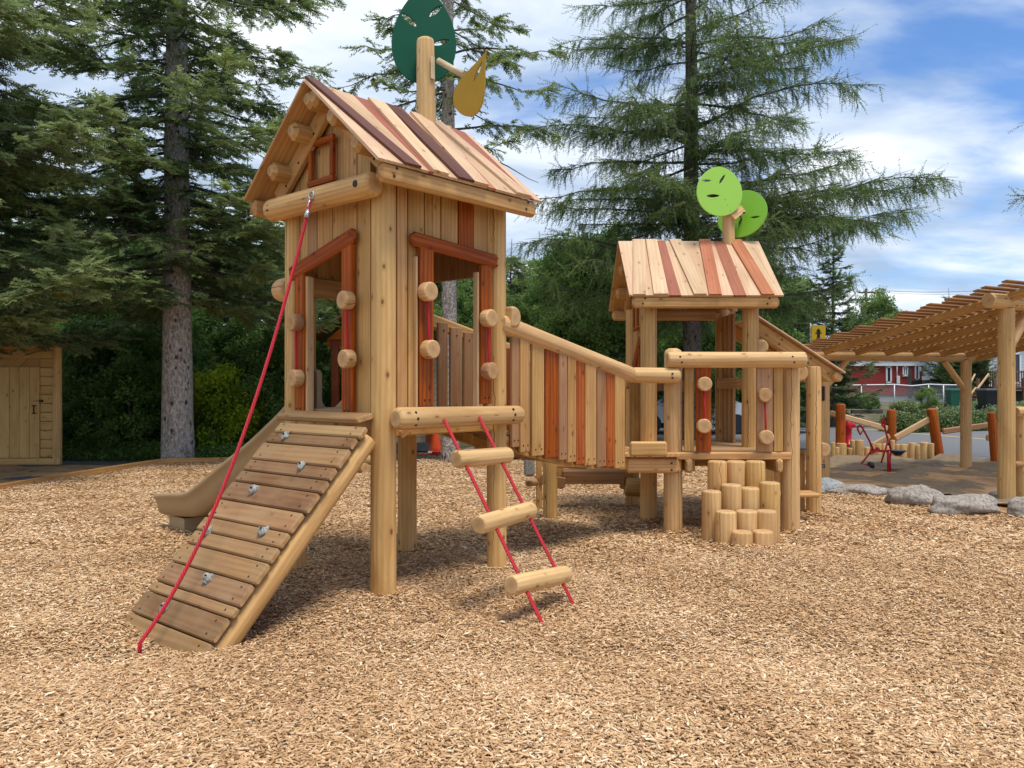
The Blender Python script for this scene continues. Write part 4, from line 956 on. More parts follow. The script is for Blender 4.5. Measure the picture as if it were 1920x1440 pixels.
co = npmesh('wood_chips', np.concatenate(Vs), np.concatenate(Fs), [M['chip']], np.concatenate(Ts))
tag(co, 'pale shredded wood chips covering the playground floor', 'wood chips', kind='stuff')
# timber edging along the back left
mb = MB(); te = [(-60, 930), (0, 919), (150, 893), (300, 869), (420, 866), (540, 866), (700, 865)]
for a, b in zip(te[:-1], te[1:]): mb.plank(G(*a)+Z*.02, G(*b)+Z*.02, .15, .055, (G(*b)-G(*a)).cross(Z), M['board'], .35, .008)
tag(mb.build('timber_edging'), 'low timber edging board between the wood chips and the dark gravel', 'edging')
mb = MB(); te = [(1080, 865), (1300, 866.5), (1420, 871)]
for a, b in zip(te[:-1], te[1:]): mb.plank(G(*a)+Z*.03, G(*b)+Z*.03, .12, .06, (G(*b)-G(*a)).cross(Z), M['board'], .5, .008)
tag(mb.build('timber_edging'), 'low timber edging behind the low house beside the road', 'edging')
sheet('gravel_path', [Gp(-400, 960), Gp(-60, 931), Gp(0, 920), Gp(150, 894), Gp(300, 870), Gp(330, 868), Gp(300, 862), Gp(0, 862), (-16, 16.4), (-16, 9)], -.02, M['gravel'])
def sandh(x, y): return 1.35*(.045*np.sin(x*2.3+y*1.1)*np.cos(y*1.7-.5)+.035*np.sin(x*5+1)*np.sin(y*3.9)+.02*np.sin(x*9+y*6)+.018*np.sin(x*17-y*11)+.012*np.sin(x*26+y*19))-.05*np.exp(-((x-6.5)**2+(y-13)**2)/2)
sheet('sand', [Gp(1545, 914), Gp(1600, 922), Gp(1690, 928), Gp(1780, 938), Gp(1890, 950), Gp(2100, 970), (20, 16), Gp(1860, 866), Gp(1760, 856), Gp(1560, 857), Gp(1480, 862), Gp(1470, 905)], -.0, M['sand'], sub=.14, hf=sandh)
# road and its line
rd_n = [(12.5-3, 16.5), Gp(1860, 869), Gp(1700, 852), Gp(1600, 845), Gp(1400, 848), Gp(1100, 852)]
road = [(40, 9), (16, 13.5), Gp(1920, 872), Gp(1860, 866), Gp(1700, 851), Gp(1600, 842), Gp(1480, 838), Gp(1290, 838), Gp(1150, 840), Gp(1150, 800), Gp(1290, 782), Gp(1480, 776), Gp(1560, 776), Gp(1650, 790), Gp(1760, 797), Gp(1920, 801), (60, 24)]
sheet('road', road, -.03, M['asph'])
M['yel'] = plain('faded_yellow_paint', (.50, .38, .14), .8, 0, .2, 20)
ln_ = [Gp(1200, 795.5), Gp(1490, 795.5), Gp(1590, 801), Gp(1850, 822), Gp(1990, 836)]
mb = MB()
for a, b in zip(ln_[:-1], ln_[1:]):
    a = Vector((*a, -.026)); b = Vector((*b, -.026)); n_ = (b-a).cross(Z).normalized()*.09; mb.poly([a-n_, b-n_, b+n_, a+n_], M['yel'])
o = mb.build('road_marking'); o['kind'] = 'structure'
sheet('verge', [Gp(1150, 799), Gp(1290, 781), Gp(1480, 775), Gp(1560, 775), Gp(1650, 789), Gp(1650, 780), Gp(1600, 766), Gp(1480, 766), Gp(1150, 768)], -.026, M['kerbp'])
# gravel mound behind the spruce trunk
def mound(name, cx, cy, rx, ry, h, mat, seed):
    n = 40; X, Y = np.meshgrid(np.linspace(-1, 1, n), np.linspace(-1, 1, n)); r = np.sqrt(X*X+Y*Y); z = np.clip(1-r, 0, 1); z = z*z*(3-2*z)*h
    rs_ = np.random.RandomState(seed); z = z*(1+.15*np.sin(X*6+1)+.1*np.sin(Y*9))+.012*rs_.normal(size=z.shape)*(z > .01)-.06
    V = np.stack([cx+X.ravel()*rx, cy+Y.ravel()*ry, z.ravel()], 1); i = np.arange(n*n).reshape(n, n); F = np.stack([i[:-1, :-1], i[:-1, 1:], i[1:, 1:], i[1:, :-1]], -1).reshape(-1, 4)
    return npmesh(name, V, F, [mat], smooth=True)
o = mound('gravel_mound', 1.35, 20.2, 2.75, 2.6, .95, M['gravel2'] if 'gravel2' in M else M['kerbp2'] if 'kerbp2' in M else noisy('grey_brown_gravel', (.13, .12, .10), (.26, .24, .21), 9, sc2=2.2, c3=(.20, .15, .10)), 4)
o['kind'] = 'structure'
# ================================================================ boulders
bl = [(1505, 1612, 900, 926, 'stone2', 'blue grey boulder beside the lean-to post, leftmost of the row'), (1565, 1700, 914, 934, 'stone', 'low flat boulder, second from the left in the row by the sand'), (1676, 1790, 913, 953, 'stone', 'ridged brown grey boulder in the middle of the row'),
      (1762, 1897, 930, 967, 'stone', 'broad pale flat-topped boulder near the front shelter post'), (1894, 1990, 930, 975, 'stone', 'dark rounded boulder at the right edge of the photo'), (1855, 1885, 922, 938, 'stone', 'small grey stone half hidden behind the shelter post')]
for k, (x0, x1, y0, y1, mt, lab) in enumerate(bl):
    g = G((x0+x1)/2, y1-3); sc = g.y/FPX; wd_ = (x1-x0)/2*sc; hgt = (y1-y0)*sc
    o = rock('boulder', Vector((0, 0, 0)), Vector((1, -.06, 0)), Vector((0, 1, 0)), Z, wd_*1.02, wd_*.62, hgt*.78, M[mt], None, 60+k, n=4, amp=.42)
    o.location = (g.x, g.y+wd_*.5, hgt*.12); tag(o, lab, 'boulder', 'boulders between wood chips and sand')
# ================================================================ shelter
e_ = Vector((.883, .469, 0)); q_ = Vector((-.469, .883, 0)); S1 = Vector((6.86, 10.95, 0))
def SP(e, q, z): return S1+e_*e+q_*q+Z*z
shel = empty('shelter', SP(1.9, 1.55, 0), 'log shelter with a slanting slatted roof over the sand play area', 'shelter')
for (e, q, r, h) in ((0, 0, .108, 2.66), (3.86, 0, .11, 2.66), (.06, 3.14, .092, 2.06), (3.86, 3.0, .098, 2.08)):
    mb = MB(); mb.log(SP(e, q, -.2), SP(e, q, h), r*1.04, r*.97, M['post2'], .45 if q < 1 else .6, n=22, capmat=M['endp']); mb.build('post', shel)
mb = MB(); mb.log(SP(-.42, 0, 2.755), SP(4.6, 0, 2.76), .105, .11, M['post2'], .6, n=22, capmat=M['end'], ch=.02); mb.build('beam', shel)
mb = MB(); mb.log(SP(-.35, 3.1, 2.11), SP(4.15, 3.05, 2.15), .088, .094, M['post2'], .6, n=22, capmat=M['endp'], ch=.04); mb.build('beam', shel)
def rafz(q): return 2.80-.203*q
mb = MB()
for k in range(7): mb.plank(SP(-.05+.78*k, -.42, rafz(-.42)), SP(-.05+.78*k, 3.45, rafz(3.45)), .075, .13, Z, M['board'], .25, .03, M['end']); mb.build('rafter', shel); mb = MB()
mb = MB(); k = 0; q = -.28
while q < 3.55:
    off = -.52+(.14 if k % 3 == 1 else 0)-(.06 if k % 3 == 2 else 0)+R.uniform(-.03, .03)
    mb.plank(SP(off, q, rafz(q)+.12), SP(5.1, q, rafz(q)+.12), .085, .022, (q_*.208+Z), M['brown'], R.uniform(.05, .35), .004); q += .132; k += 1
mb.build('roof_slats', shel)
mb = MB()
for a, b in ((SP(3.25, 3.05, 2.06), SP(3.82, 3.0, 1.5)), (SP(.62, 3.1, 2.06), SP(.08, 3.14, 1.55)), (SP(.55, 0, 2.66), SP(.06, 0, 2.1)), (SP(3.3, 0, 2.66), SP(3.8, 0, 2.1))): mb = MB(); mb.log(a, b, .058, .058, M['post2'], .7, n=16, ch=.02, capmat=M['endp']); mb.build('knee_brace', shel)
mb = MB(); c = SP(.06, 3.14, 0); dn = Vector((-c.x, -c.y, 0)).normalized(); mb.plank(c+dn*.098+Z*1.33+Vector((-.04, 0, 0)), c+dn*.098+Z*1.58+Vector((-.04, 0, 0)), .09, .02, dn, M['hole'], .5)
mb.build('socket_plate', shel, 'dark metal plate on the rear left post')
mb = MB(); mb.plank(c+dn*.094+Z*.17+Vector((-.03, 0, 0)), c+dn*.094+Z*.23+Vector((-.03, 0, 0)), .075, .008, dn, M['blackpl'], .5)
M['whitep'] = plain('white_paint', (.75, .75, .73), .5)
sdv = Z.cross(dn)
for s_ in (-1, 1): mb.plank(c+dn*.100+Z*.20+sdv*s_*.016+Vector((-.03, 0, 0))-sdv*.01+Z*.012, c+dn*.100+Z*.20+sdv*s_*.016+Vector((-.03, 0, 0))+sdv*.012-Z*.0, .006, .002, dn, M['whitep'], .5, .001)
mb.plank(c+dn*.100+Z*.186+sdv*-.022+Vector((-.03, 0, 0)), c+dn*.100+Z*.186+sdv*.022+Vector((-.03, 0, 0)), .006, .002, dn, M['whitep'], .5, .001)
mb.build('maker_plate', shel, 'small black plate with white mark low on the rear left post')
# log railing at the right edge behind the front post
lr = empty('log_railing', W(1915, 934, 11.2), 'log railing with one post at the right edge behind the shelter post', 'railing')
mb = MB(); mb.log(Vector((fx(1916, 11.2), 11.2, -.1)), Vector((fx(1916, 11.2), 11.2, 1.26)), .085, .085, M['post2'], .5, capmat=M['endp']); mb.build('post', lr)
mb = MB(); mb.log(W(1903, 772, 11.1), W(2010, 772, 11.6), .075, .075, M['post2'], .6, capmat=M['endp']); mb.log(W(1900, 871, 11.1), W(2010, 871, 11.6), .05, .05, M['brown'], .5, capmat=M['endp']); mb.build('rail', lr)
# ================================================================ stumps, orange posts, rails
st_px = [(1558, 1566, 829, 861, .4), (1565, 1574, 838, 860, .7), (1568, 1587, 831, 860, .4), (1588, 1599, 840, 857, .35), (1594, 1605, 825, 855, .6), (1604, 1620, 825, 858, .5), (1620, 1631, 838, 857.5, .6), (1631, 1641, 829, 857, .4), (1641, 1653, 832, 857, .7), (1653, 1661, 832, 857, .6),
         (1660, 1669, 836, 857, .8), (1669, 1678, 825, 856, .7), (1678, 1688, 833, 856, .65), (1688, 1700, 833, 856.5, .75), (1699, 1706, 833, 856, .7), (1704, 1717, 830, 856.5, .85), (1717, 1727, 834, 857, .8), (1725, 1740, 829, 857.5, .85), (1740, 1751, 831, 858, .5)]
ords = ['leftmost', 'second', 'third', 'fourth', 'fifth', 'sixth', 'seventh', 'eighth', 'ninth', 'tenth', 'eleventh', 'twelfth', 'thirteenth', 'fourteenth', 'fifteenth', 'sixteenth', 'seventeenth', 'eighteenth', 'rightmost']
for k, (x0, x1, yt, yb, tn) in enumerate(st_px):
    g = G((x0+x1)/2, yb); Y = g.y+(x1-x0)/2*g.y/FPX; r = (x1-x0)/2/FPX*Y; zt_ = HC+(CY-yt)/FPX*Y
    mb = MB(); mb.log(Vector((fx((x0+x1)/2, Y), Y, -.15)), Vector((fx((x0+x1)/2, Y), Y, zt_)), r, r*.98, M['post2'], tn, n=16, ch=.012, capmat=M['endp'])
    num = ords[k]+(' counted from the left' if 0 < k < 18 else '')
    hgt = 'tall' if yb-yt > 28 else 'short' if yb-yt < 23 else 'medium'
    tag(mb.build('palisade_stump', loc=(fx((x0+x1)/2, Y), Y, 0)), hgt+' upright log in the low palisade behind the sand, '+num, 'log', 'low log palisade at the back of the sand')
oP = [((1567, 1585), 757, 860, 17.4, 0, 'upright orange stained post beside the red hydrant'), ((1663, 1680), 768, 848, 18.6, 0, 'orange stained post directly behind the red sand digger'),
      ((1752, 1771), 766, 856, 17.9, -.13, 'leaning orange stained post at the right end of the stump row'), ((1859, 1874), 773, 867, 16.2, -.06, 'orange stained post partly hidden by the front shelter post')]
for (xs, yt, yb, Y, lean_, lab) in oP:
    xc = (xs[0]+xs[1])/2; b = W(xc, yb, Y); b.z = 0; t_ = W(xc, yt, Y)+Vector((lean_, 0, 0)); t_.x = b.x+(lean_*1.4)
    mb = MB(); r = (xs[1]-xs[0])/2/FPX*Y; mb.log(b-Z*.1, t_, r, r*.96, M['orange'], .55, n=18, ch=.025); tag(mb.build('balance_post', loc=b), lab, 'post', 'orange stained posts along the road')
for (a, b, th, mt, tn, lab) in (((1583, 782), (1664, 804), .13, 'board2', .6, 'pale rail sloping down from the hydrant post to the post behind the digger'), ((1678, 822), (1748, 783), .14, 'board2', .7, 'pale rail rising right to the leaning orange post'),
      ((1633, 838), (1668, 817), .13, 'board2', .35, 'short pale rail end low behind the red digger'), ((1767, 809), (1860, 796), .13, 'brown', .7, 'brownish rail between the leaning post and the shelter post'), ((1849, 820), (1864, 822), .14, 'brown', .6, 'short brown rail stub left of the front shelter post'), ((1556, 774), (1570, 779), .13, 'brown', .4, 'short dark rail stub left of the hydrant post')):
    mb = MB(); mb.plank(W(a[0], a[1], 17.9), W(b[0], b[1], 17.9), .07, th, Z, M[mt], tn, .02, M['endp']); tag(mb.build('balance_rail'), lab, 'rail', 'rails between the orange posts')
# ================================================================ digger, hydrant, sign, cone, log
dg_ = empty('sand_digger', G(1667, 884), 'red ride-on sand digger with black seat in the sand', 'sand digger')
Yd = 14.6
def D(px, py, o=0): return W(px, py, Yd+o)
mb = MB(); mb.tube([D(1667, 888), D(1667, 846)], .036, M['red'], 14); mb.build('pedestal', dg_)
mb = MB(); mb.tube([D(1645, 845.5), D(1672, 845)], .022, M['red'], 10); mb.tube([D(1636, 846, -.07), D(1636, 846, .07)], .05, M['red'], 14)
mb.tube([D(1645, 843, -.08), D(1645, 843, .08)], .045, M['red'], 14); mb.build('arm', dg_)
for o_, nm, pts in ((-.12, 'lever', [(1637, 843), (1630, 826), (1616, 800), (1612, 797), (1608, 800), (1608.5, 806), (1613, 815), (1617.5, 808)]), (.12, 'lever', [(1670, 842), (1663, 818), (1659, 801), (1658.5, 789), (1656, 784.5), (1653.5, 787), (1654, 797), (1658.5, 802)])):
    mb = MB(); mb.tube([D(x, y, o_) for x, y in pts], .018, M['red'], 8); mb.build(nm, dg_)
mb = MB(); mb.tube([D(1632, 848), D(1615, 870), D(1627, 872)], .018, M['red'], 8); mb.build('linkage', dg_); mb = MB(); mb.tube([D(1666, 824, .1), D(1659, 846, .12), D(1652, 868, .14)], .016, M['red'], 8); mb.build('linkage', dg_)
mb = MB(); c = D(1631, 871.5); mb.tube([c+Vector((-.03, 0, .03)), c+Vector((.03, 0, .0)), c+Vector((.07, 0, -.05))], .05, M['blackpl'], 10, rr=[.03, .055, .03]); mb.build('bucket', dg_)
mb = MB(); c = D(1683, 845.5); ang_ = [c+Vector((math.cos(a)*.15, math.sin(a)*.15, .0)) for a in np.linspace(0, 6.2832, 21)[:-1]]
mb.rings([[c+(p-c)*.35-Z*.085 for p in ang_], [c+(p-c)*.8-Z*.02 for p in ang_], [p-Z*.002 for p in ang_], [p+Z*.014 for p in ang_], [c+(p-c)*.9+Z*.012 for p in ang_]], M['blackpl'], .5, True); mb.build('seat', dg_)
hy = W(1591, 836, 20.5); hy.z = 0; hyd = empty('fire_hydrant', hy, 'red fire hydrant at the roadside beside an orange post', 'fire hydrant')
M['hyd'] = plain('hydrant_red', (.62, .012, .02), .35)
mb = MB(); mb.tube([hy, hy+Z*.08, hy+Z*.09, hy+Z*.5, hy+Z*.52, hy+Z*.60, hy+Z*.66, hy+Z*.70], .1, M['hyd'], 18, rr=[.13, .13, .085, .08, .10, .10, .06, .02]); mb.build('barrel', hyd)
mb = MB(); mb.tube([hy+Vector((-.13, 0, .56)), hy+Vector((.16, 0, .56))], .055, M['hyd'], 14); mb.tube([hy+Vector((0, -.14, .52)), hy+Vector((0, 0, .52))], .06, M['hyd'], 14); mb.build('outlet', hyd)
mb = MB(); mb.tube([hy+Z*.69, hy+Z*.74], .02, M['hyd'], 6); mb.build('cap_nut', hyd)
sg = W(1519.5, 836, 21.0); sg.z = 0; sgn = empty('hydrant_sign', sg, 'yellow hydrant sign on a grey post beyond the shelter roof', 'sign')
mb = MB(); mb.tube([sg-Z*.1, sg+Z*3.25], .028, M['steel'], 10); mb.build('pole', sgn)
M['yell'] = plain('sign_yellow', (.90, .58, .004), .4, 0, .03)
def sgp(px, py, o=-.05): return W(px, py, 21.0+o)
ol = []
def rrect(x0, y0, x1, y1, r, n=5):
    out = []
    for cx_, cy_, a0 in ((x1-r, y1-r, 0), (x0+r, y1-r, 1.5708), (x0+r, y0+r, 3.1416), (x1-r, y0+r, 4.7124)):
        for k in range(n+1): a = a0+1.5708*k/n; out.append((cx_+r*math.cos(a), cy_+r*math.sin(a)))
    return out
s0 = sgp(1534.5, 627, -.04); plate('sign_board', rrect(-.185, -.27, .185, .24, .03), [], s0, Vector((1, 0, 0)), Z, .012, M['yell'], sgn)
hydp = [(-.035, -.11), (.035, -.11), (.035, .04), (.055, .055), (.055, .075), (.04, .08), (.03, .11), (.005, .135), (-.005, .135), (-.03, .11), (-.04, .08), (-.055, .075), (-.055, .055), (-.035, .04)][::-1]
s1_ = s0+Vector((0, -.011, .02)); sym = plate('hydrant_symbol', hydp, [], s1_, Vector((1, 0, 0)), Z, .004, M['hole'], sgn)
plate('hydrant_symbol', rrect(-.085, -.0, .085, .028, .012), [], s1_+Vector((0, -.003, 0)), Vector((1, 0, 0)), Z, .004, M['hole'], sgn); plate('hydrant_symbol', rrect(-.052, -.135, .052, -.112, .004), [], s1_, Vector((1, 0, 0)), Z, .004, M['hole'], sgn)
plate('sign_border', rrect(-.17, -.168, .17, -.163, .002), [], s1_, Vector((1, 0, 0)), Z, .003, M['hole'], sgn)
tcu = bpy.data.curves.new('sign_text', 'FONT'); tcu.body = 'B.I.'; tcu.size = .09; tcu.extrude = .001; tcu.align_x = 'CENTER'
to_ = bpy.data.objects.new('sign_text_tmp', tcu); COL.objects.link(to_); me = bpy.data.meshes.new_from_object(to_.evaluated_get(bpy.context.evaluated_depsgraph_get())); bpy.data.objects.remove(to_)
for v_ in me.vertices: v_.co = Vector((v_.co.x-.03, -v_.co.z, v_.co.y))
me.materials.clear(); me.materials.append(M['hole']); to = bpy.data.objects.new('sign_text', me); COL.objects.link(to); to.location = s0+Vector((0, -.012, -.235)); attach(to, sgn)
cn = W(817, 843, 18.8); cn.z = 0; cone = empty('traffic_cone', cn, 'orange traffic cone seen under the tall tower next to the grey trunk', 'traffic cone')
M['coneo'] = plain('cone_orange', (.90, .09, .008), .45, 0, .05)
mb = MB(); mb.tube([cn+Z*.03, cn+Z*.1, cn+Z*.68, cn+Z*.71], .1, M['coneo'], 20, rr=[.155, .145, .035, .028]); mb.build('cone_body', cone)
mb = MB(); mb.box(cn+Z*.015, (.34, .34, .035), M['whitep'], .5); mb.build('cone_base', cone)
rl = G(819, 855); mb = MB(); mb.tube([rl+Vector((-.6+.06*i, .10*math.sin(i*1.7), .03+.02*math.sin(i*2.9))) for i in range(11)]+[rl+Vector((.1*math.cos(a), .08*math.sin(a), .05+.004*a)) for a in np.linspace(0, 12, 16)], .014, M['rope'], 8)
tag(mb.build('loose_rope'), 'loose red rope heaped on the chips below the orange cone', 'rope')
mb = MB(); mb.log(G(686, 888)+Z*.09, G(600, 866)+Z*.09+Vector((-.9, .6, 0)), .095, .1, M['brown'], .8, n=20, capmat=M['end']); tag(mb.build('fallen_log'), 'short round log lying on the chips, its end facing the camera', 'log', 'logs lying behind the ramp')
mb = MB(); mb.log(W(730, 862, 15.6), W(600, 866, 16.2), .10, .1, M['post2'], .5, n=20, capmat=M['end']); tag(mb.build('fallen_log'), 'longer pale log lying crosswise farther behind the ramp', 'log', 'logs lying behind the ramp')
# ================================================================ shed at the left
shd = empty('storage_shed', W(40, 868, 16.2)*1, 'tan wooden storage shed with plank door at the left edge', 'shed')
shd.location.z = 0
M['shed'] = wood('shed_pine', (.66, .43, .165), (.52, .30, .10), knots=1., tonev=.2); Ys = 16.2
def SX(px, py, o=0): return W(px, py, Ys+o)
mb = MB(); mb.box(Vector((SX(0, 0).x-1.3, Ys+.22, 1.22)), (4.6, .34, 2.40), M['shed'], .3); mb.build('shed_body', shd)
mb = MB(); x1 = SX(100, 0).x; x0 = SX(-160, 0).x
z = .12; 
while z < 2.30:
    if z < 1.98: mb.plank(Vector((SX(76, 0).x, Ys-.0, z+.09)), Vector((x1, Ys-.0, z+.09)), .035, .175, Z, M['shed'], R.uniform(.35, .65), .01)
    else: mb.plank(Vector((x0, Ys-.0, z+.09)), Vector((x1, Ys-.0, z+.09)), .035, .175, Z, M['shed'], R.uniform(.45, .65), .01)
    z += .184
mb.build('wall_boards', shd)
mb = MB()
for k in range(12):
    xc = SX(76, 0).x-.105-k*.205; mb.plank(Vector((xc, Ys-.02, .11)), Vector((xc, Ys-.02, 1.97)), .2, .04, (0, -1, 0), M['shed'], R.uniform(.4, .6), .006)
door = mb.build('door', shd)
mb = MB(); hx = SX(67, 0).x
mb.tube([Vector((hx, Ys-.07, 1.02)), Vector((hx, Ys-.07, 1.18))], .012, M['hole'], 8)
for zz in (1.02, 1.18): mb.box(Vector((hx, Ys-.055, zz)), (.07, .04, .02), M['hole'])
mb.build('door_handle', door)
mb = MB(); mb.box(Vector((hx+.14, Ys-.05, 1.275)), (.06, .04, .05), M['hole']); mb.box(Vector((hx+.06, Ys-.05, 1.275)), (.14, .02, .012), M['hole']); mb.build('latch', door)
mb = MB(); mb.log(Vector((SX(108.5, 0).x, Ys-.02, -.05)), Vector((SX(108.5, 0).x, Ys-.02, 2.42)), .088, .085, M['shed'], .55, capmat=M['end']); mb.build('corner_post', shd)
mb = MB(); c = SX(110, 643, -.05); mb.log(c+Vector((0, -.12, 0)), c+Vector((0, .2, 0)), .098, .098, M['post2'], .4, capmat=M['end']); mb.log(Vector((x0, Ys-.03, 2.40)), Vector((c.x-.1, Ys-.03, 2.40)), .08, .08, M['shed'], .55); mb.build('roof_log', shd)
mb = MB(); mb.plank(Vector((x0, Ys+.1, 2.52)), Vector((c.x-.02, Ys+.1, 2.52)), .65, .035, Z, M['redbr'], .3); mb.build('roof', shd)
mb = MB(); mb.plank(Vector((x0, Ys-.05, .03)), Vector((SX(117, 0).x, Ys-.05, .03)), .10, .14, Z, M['shed'], .6, .01); mb.build('sill', shd)
# ================================================================ small garden house seen through the tall tower
gx0, gx1, Yg = fx(612, 19.4), fx(812, 19.4), 19.4
gh_ = empty('garden_house', Vector(((gx0+gx1)/2, Yg+1, 0)), 'small cream sided garden house with red brown posts seen through the tall tower', 'garden house')
def siding(name, c, step, dark=.6, axis=2):
    m, t, b, L = newmat(name); s_ = t.nodes.new('ShaderNodeSeparateXYZ'); L.new(objn(t), s_.inputs[0]); fr_ = math_(t, 'FRACT', math_(t, 'DIVIDE', s_.outputs[axis], step))
    n = noise(t, objn(t), 3, 4); cc = mixc(t, mrange(t, n, .3, .7), (c[0]*.9, c[1]*.9, c[2]*.9, 1), (*c, 1)); cc = mixc(t, math_(t, 'LESS_THAN', fr_, .09), cc, (c[0]*dark*.5, c[1]*dark*.5, c[2]*dark*.5, 1)); L.new(cc, b.inputs['Base Color']); b.inputs['Roughness'].default_value = .6
    bump(t, b, fr_, .5, .02); return m
M['cside'] = siding('cream_siding', (.60, .47, .31), .15)
mb = MB(); mb.box(Vector(((gx0+gx1)/2+.25, Yg+1.2, 1.3)), (gx1-gx0-.5, 2.0, 2.3), M['cside'], .5); mb.build('wall', gh_)
mb = MB()
for x in (gx0+.2, gx1-.1): mb.box(Vector((x, Yg+.1, 1.35)), (.17, .17, 2.7), M['redbr'], .3); mb.build('post', gh_); mb = MB()
mb.box(Vector(((gx0+gx1)/2, Yg+.12, 2.62)), (gx1-gx0, .10, .16), M['orange'], .2); mb.build('lintel', gh_)
mb = MB(); ap = Vector(((gx0+gx1)/2, Yg, 4.0))
for sx in (gx0-.35, gx1+.35):
    p = Vector((sx, Yg-.25, 2.72)); a = Vector((ap.x, Yg-.25, 3.9)); mb.hexa([p, a, a+Vector((0, 2.8, 0)), p+Vector((0, 2.8, 0))], [q+Z*.06 for q in (p, a, a+Vector((0, 2.8, 0)), p+Vector((0, 2.8, 0)))], M['redbr'], .4)
mb.build('roof', gh_)
mb = MB(); mb.box(Vector(((gx0+gx1)/2, Yg+1.1, .08)), (gx1-gx0+.2, 2.3, .2), M['gravel'], .5); mb.build('foundation', gh_)
mb = MB(); mb.poly([Vector((gx0, Yg+.05, 2.72)), Vector((gx1, Yg+.05, 2.72)), Vector((ap.x, Yg+.05, 3.85))], M['orange'], .4); mb.build('gable', gh_)
# ================================================================ beyond the road
M['rside'] = siding('red_siding', (.36, .045, .035), .20); M['wside'] = siding('white_siding', (.62, .66, .72), .18)
M['glass'] = plain('dark_window_glass', (.03, .04, .05), .08, 0, .1, 2, 0, .6); M['white'] = plain('white_trim', (.78, .79, .80), .5, 0, .03)
M['found'] = plain('concrete_foundation', (.45, .47, .50), .8); M['rooff'] = plain('grey_shingle', (.18, .17, .17), .9, 0, .3, 30)
Yr = 50.0
rh = empty('red_house', W(1660, 748, 52), 'red sided bungalow with white trim behind the chain-link fence', 'house')
def RX_(px): return fx(px, Yr)
def Rz(py): return HC+(CY-py)/FPX*Yr
xa, xb = RX_(1540), RX_(1752)
mb = MB(); mb.box(Vector(((xa+xb)/2, Yr+3.5, (Rz(686)+Rz(741))/2)), (xb-xa, 7, Rz(686)-Rz(741)), M['rside']); mb.build('wall', rh)
mb = MB(); mb.box(Vector(((xa+xb)/2, Yr+3.5, Rz(741)/2+.05)), (xb-xa-.1, 6.9, Rz(741)-.1), M['found']); mb.build('foundation', rh)
mb = MB(); mb.box(Vector(((xa+xb)/2, Yr+3.5, Rz(681))), (xb-xa+.1, 7.3, Rz(676)-Rz(686)), M['white']); mb.build('fascia', rh)
mb = MB(); z0 = Rz(676); xs_ = (xa-.2, xb+.2); A = [Vector((x, y, z0)) for x, y in ((xs_[0], Yr-.2), (xs_[1], Yr-.2), (xs_[1], Yr+7.2), (xs_[0], Yr+7.2))]; r0, r1 = Vector((xs_[0], Yr+3.5, z0+.8)), Vector((xs_[1], Yr+3.5, z0+.8))
b0 = len(mb.v); mb.v.extend([tuple(p) for p in A+[r0, r1]])
for f_ in ([0, 1, 5, 4], [2, 3, 4, 5], [1, 2, 5], [3, 0, 4], [3, 2, 1, 0]): mb.face([b0+i for i in f_], [(0, 0)]*len(f_), M['rooff'])
mb.build('roof', rh)
def win(par, x0, x1, y0, y1, Y, two=False, nm='window'):
    mb = MB(); a, b = W(x0, y1, Y), W(x1, y0, Y); cx_, cz = (a.x+b.x)/2, (a.z+b.z)/2; w_, h_ = b.x-a.x, b.z-a.z; t_ = .09
    for (dx_, dz_, ww, hh) in ((0, h_/2, w_+t_, t_), (0, -h_/2, w_+t_, t_*1.2), (-w_/2, 0, t_, h_), (w_/2, 0, t_, h_)): mb.box(Vector((cx_+dx_, Y-.03, cz+dz_)), (ww, .08, hh), M['white'])
    if two: mb.box(Vector((cx_, Y-.028, cz)), (t_*.7, .07, h_), M['white'])
    f_ = mb.build(nm, par); mb = MB(); mb.box(Vector((cx_, Y-.005, cz)), (w_, .03, h_), M['glass']); mb.build('pane', f_)
win(rh, 1662, 1670, 688, 717, Yr); win(rh, 1693, 1701, 687, 704, Yr, True); win(rh, 1716, 1722, 685, 712, Yr, nm='door')
mb = MB(); mb.tube([W(1682, 676, Yr-.1), W(1682, 715, Yr-.1)], .03, M['white'], 8); mb.box(W(1684, 712, Yr-.1), (.18, .1, .5), M['white']); mb.build('meter_mast', rh)
mb = MB(); mb.box(W(1725, 692, Yr-.06), (.14, .1, .28), M['white']); mb.build('wall_lamp', rh)
mb = MB(); mb.box(W(1751.5, 700, Yr-.03), (.12, .1, Rz(686)-Rz(738)), M['white']); mb.build('corner_trim', rh)
# dark picket deck beside the red house
pk = empty('picket_deck', W(1750, 735, 46), 'dark weathered picket railing in front of the red house', 'railing')
M['dkwood'] = plain('weathered_dark_wood', (.07, .06, .055), .8, 0, .3, 10)
mb = MB(); x = 1710
while x < 1790: mb.box(W(x, 726, 45.5), (.085, .03, .75), M['dkwood'], .5); x += 3.6
mb.box(W(1750, 713.5, 45.45), (2.5, .06, .08), M['dkwood']); mb.box(W(1750, 737, 45.45), (2.5, .06, .08), M['dkwood']); mb.build('pickets', pk)
mb = MB(); mb.box(W(1706, 720, 45.4), (.14, .14, 1.7), M['dkwood']); mb.box(W(1767, 720, 45.4), (.12, .12, 1.1), M['dkwood']); mb.build('post', pk)
mb = MB(); c = W(1736, 709, 44.6); mb.box(c, (.32, .25, .22), M['steel2'] if 'steel2' in M else M['found']); mb.box(c+Vector((0, 0, -.35)), (.3, .2, .45), M['dkwood']); tag(mb.build('barbecue'), 'small grey barbecue behind the dark picket railing', 'barbecue')
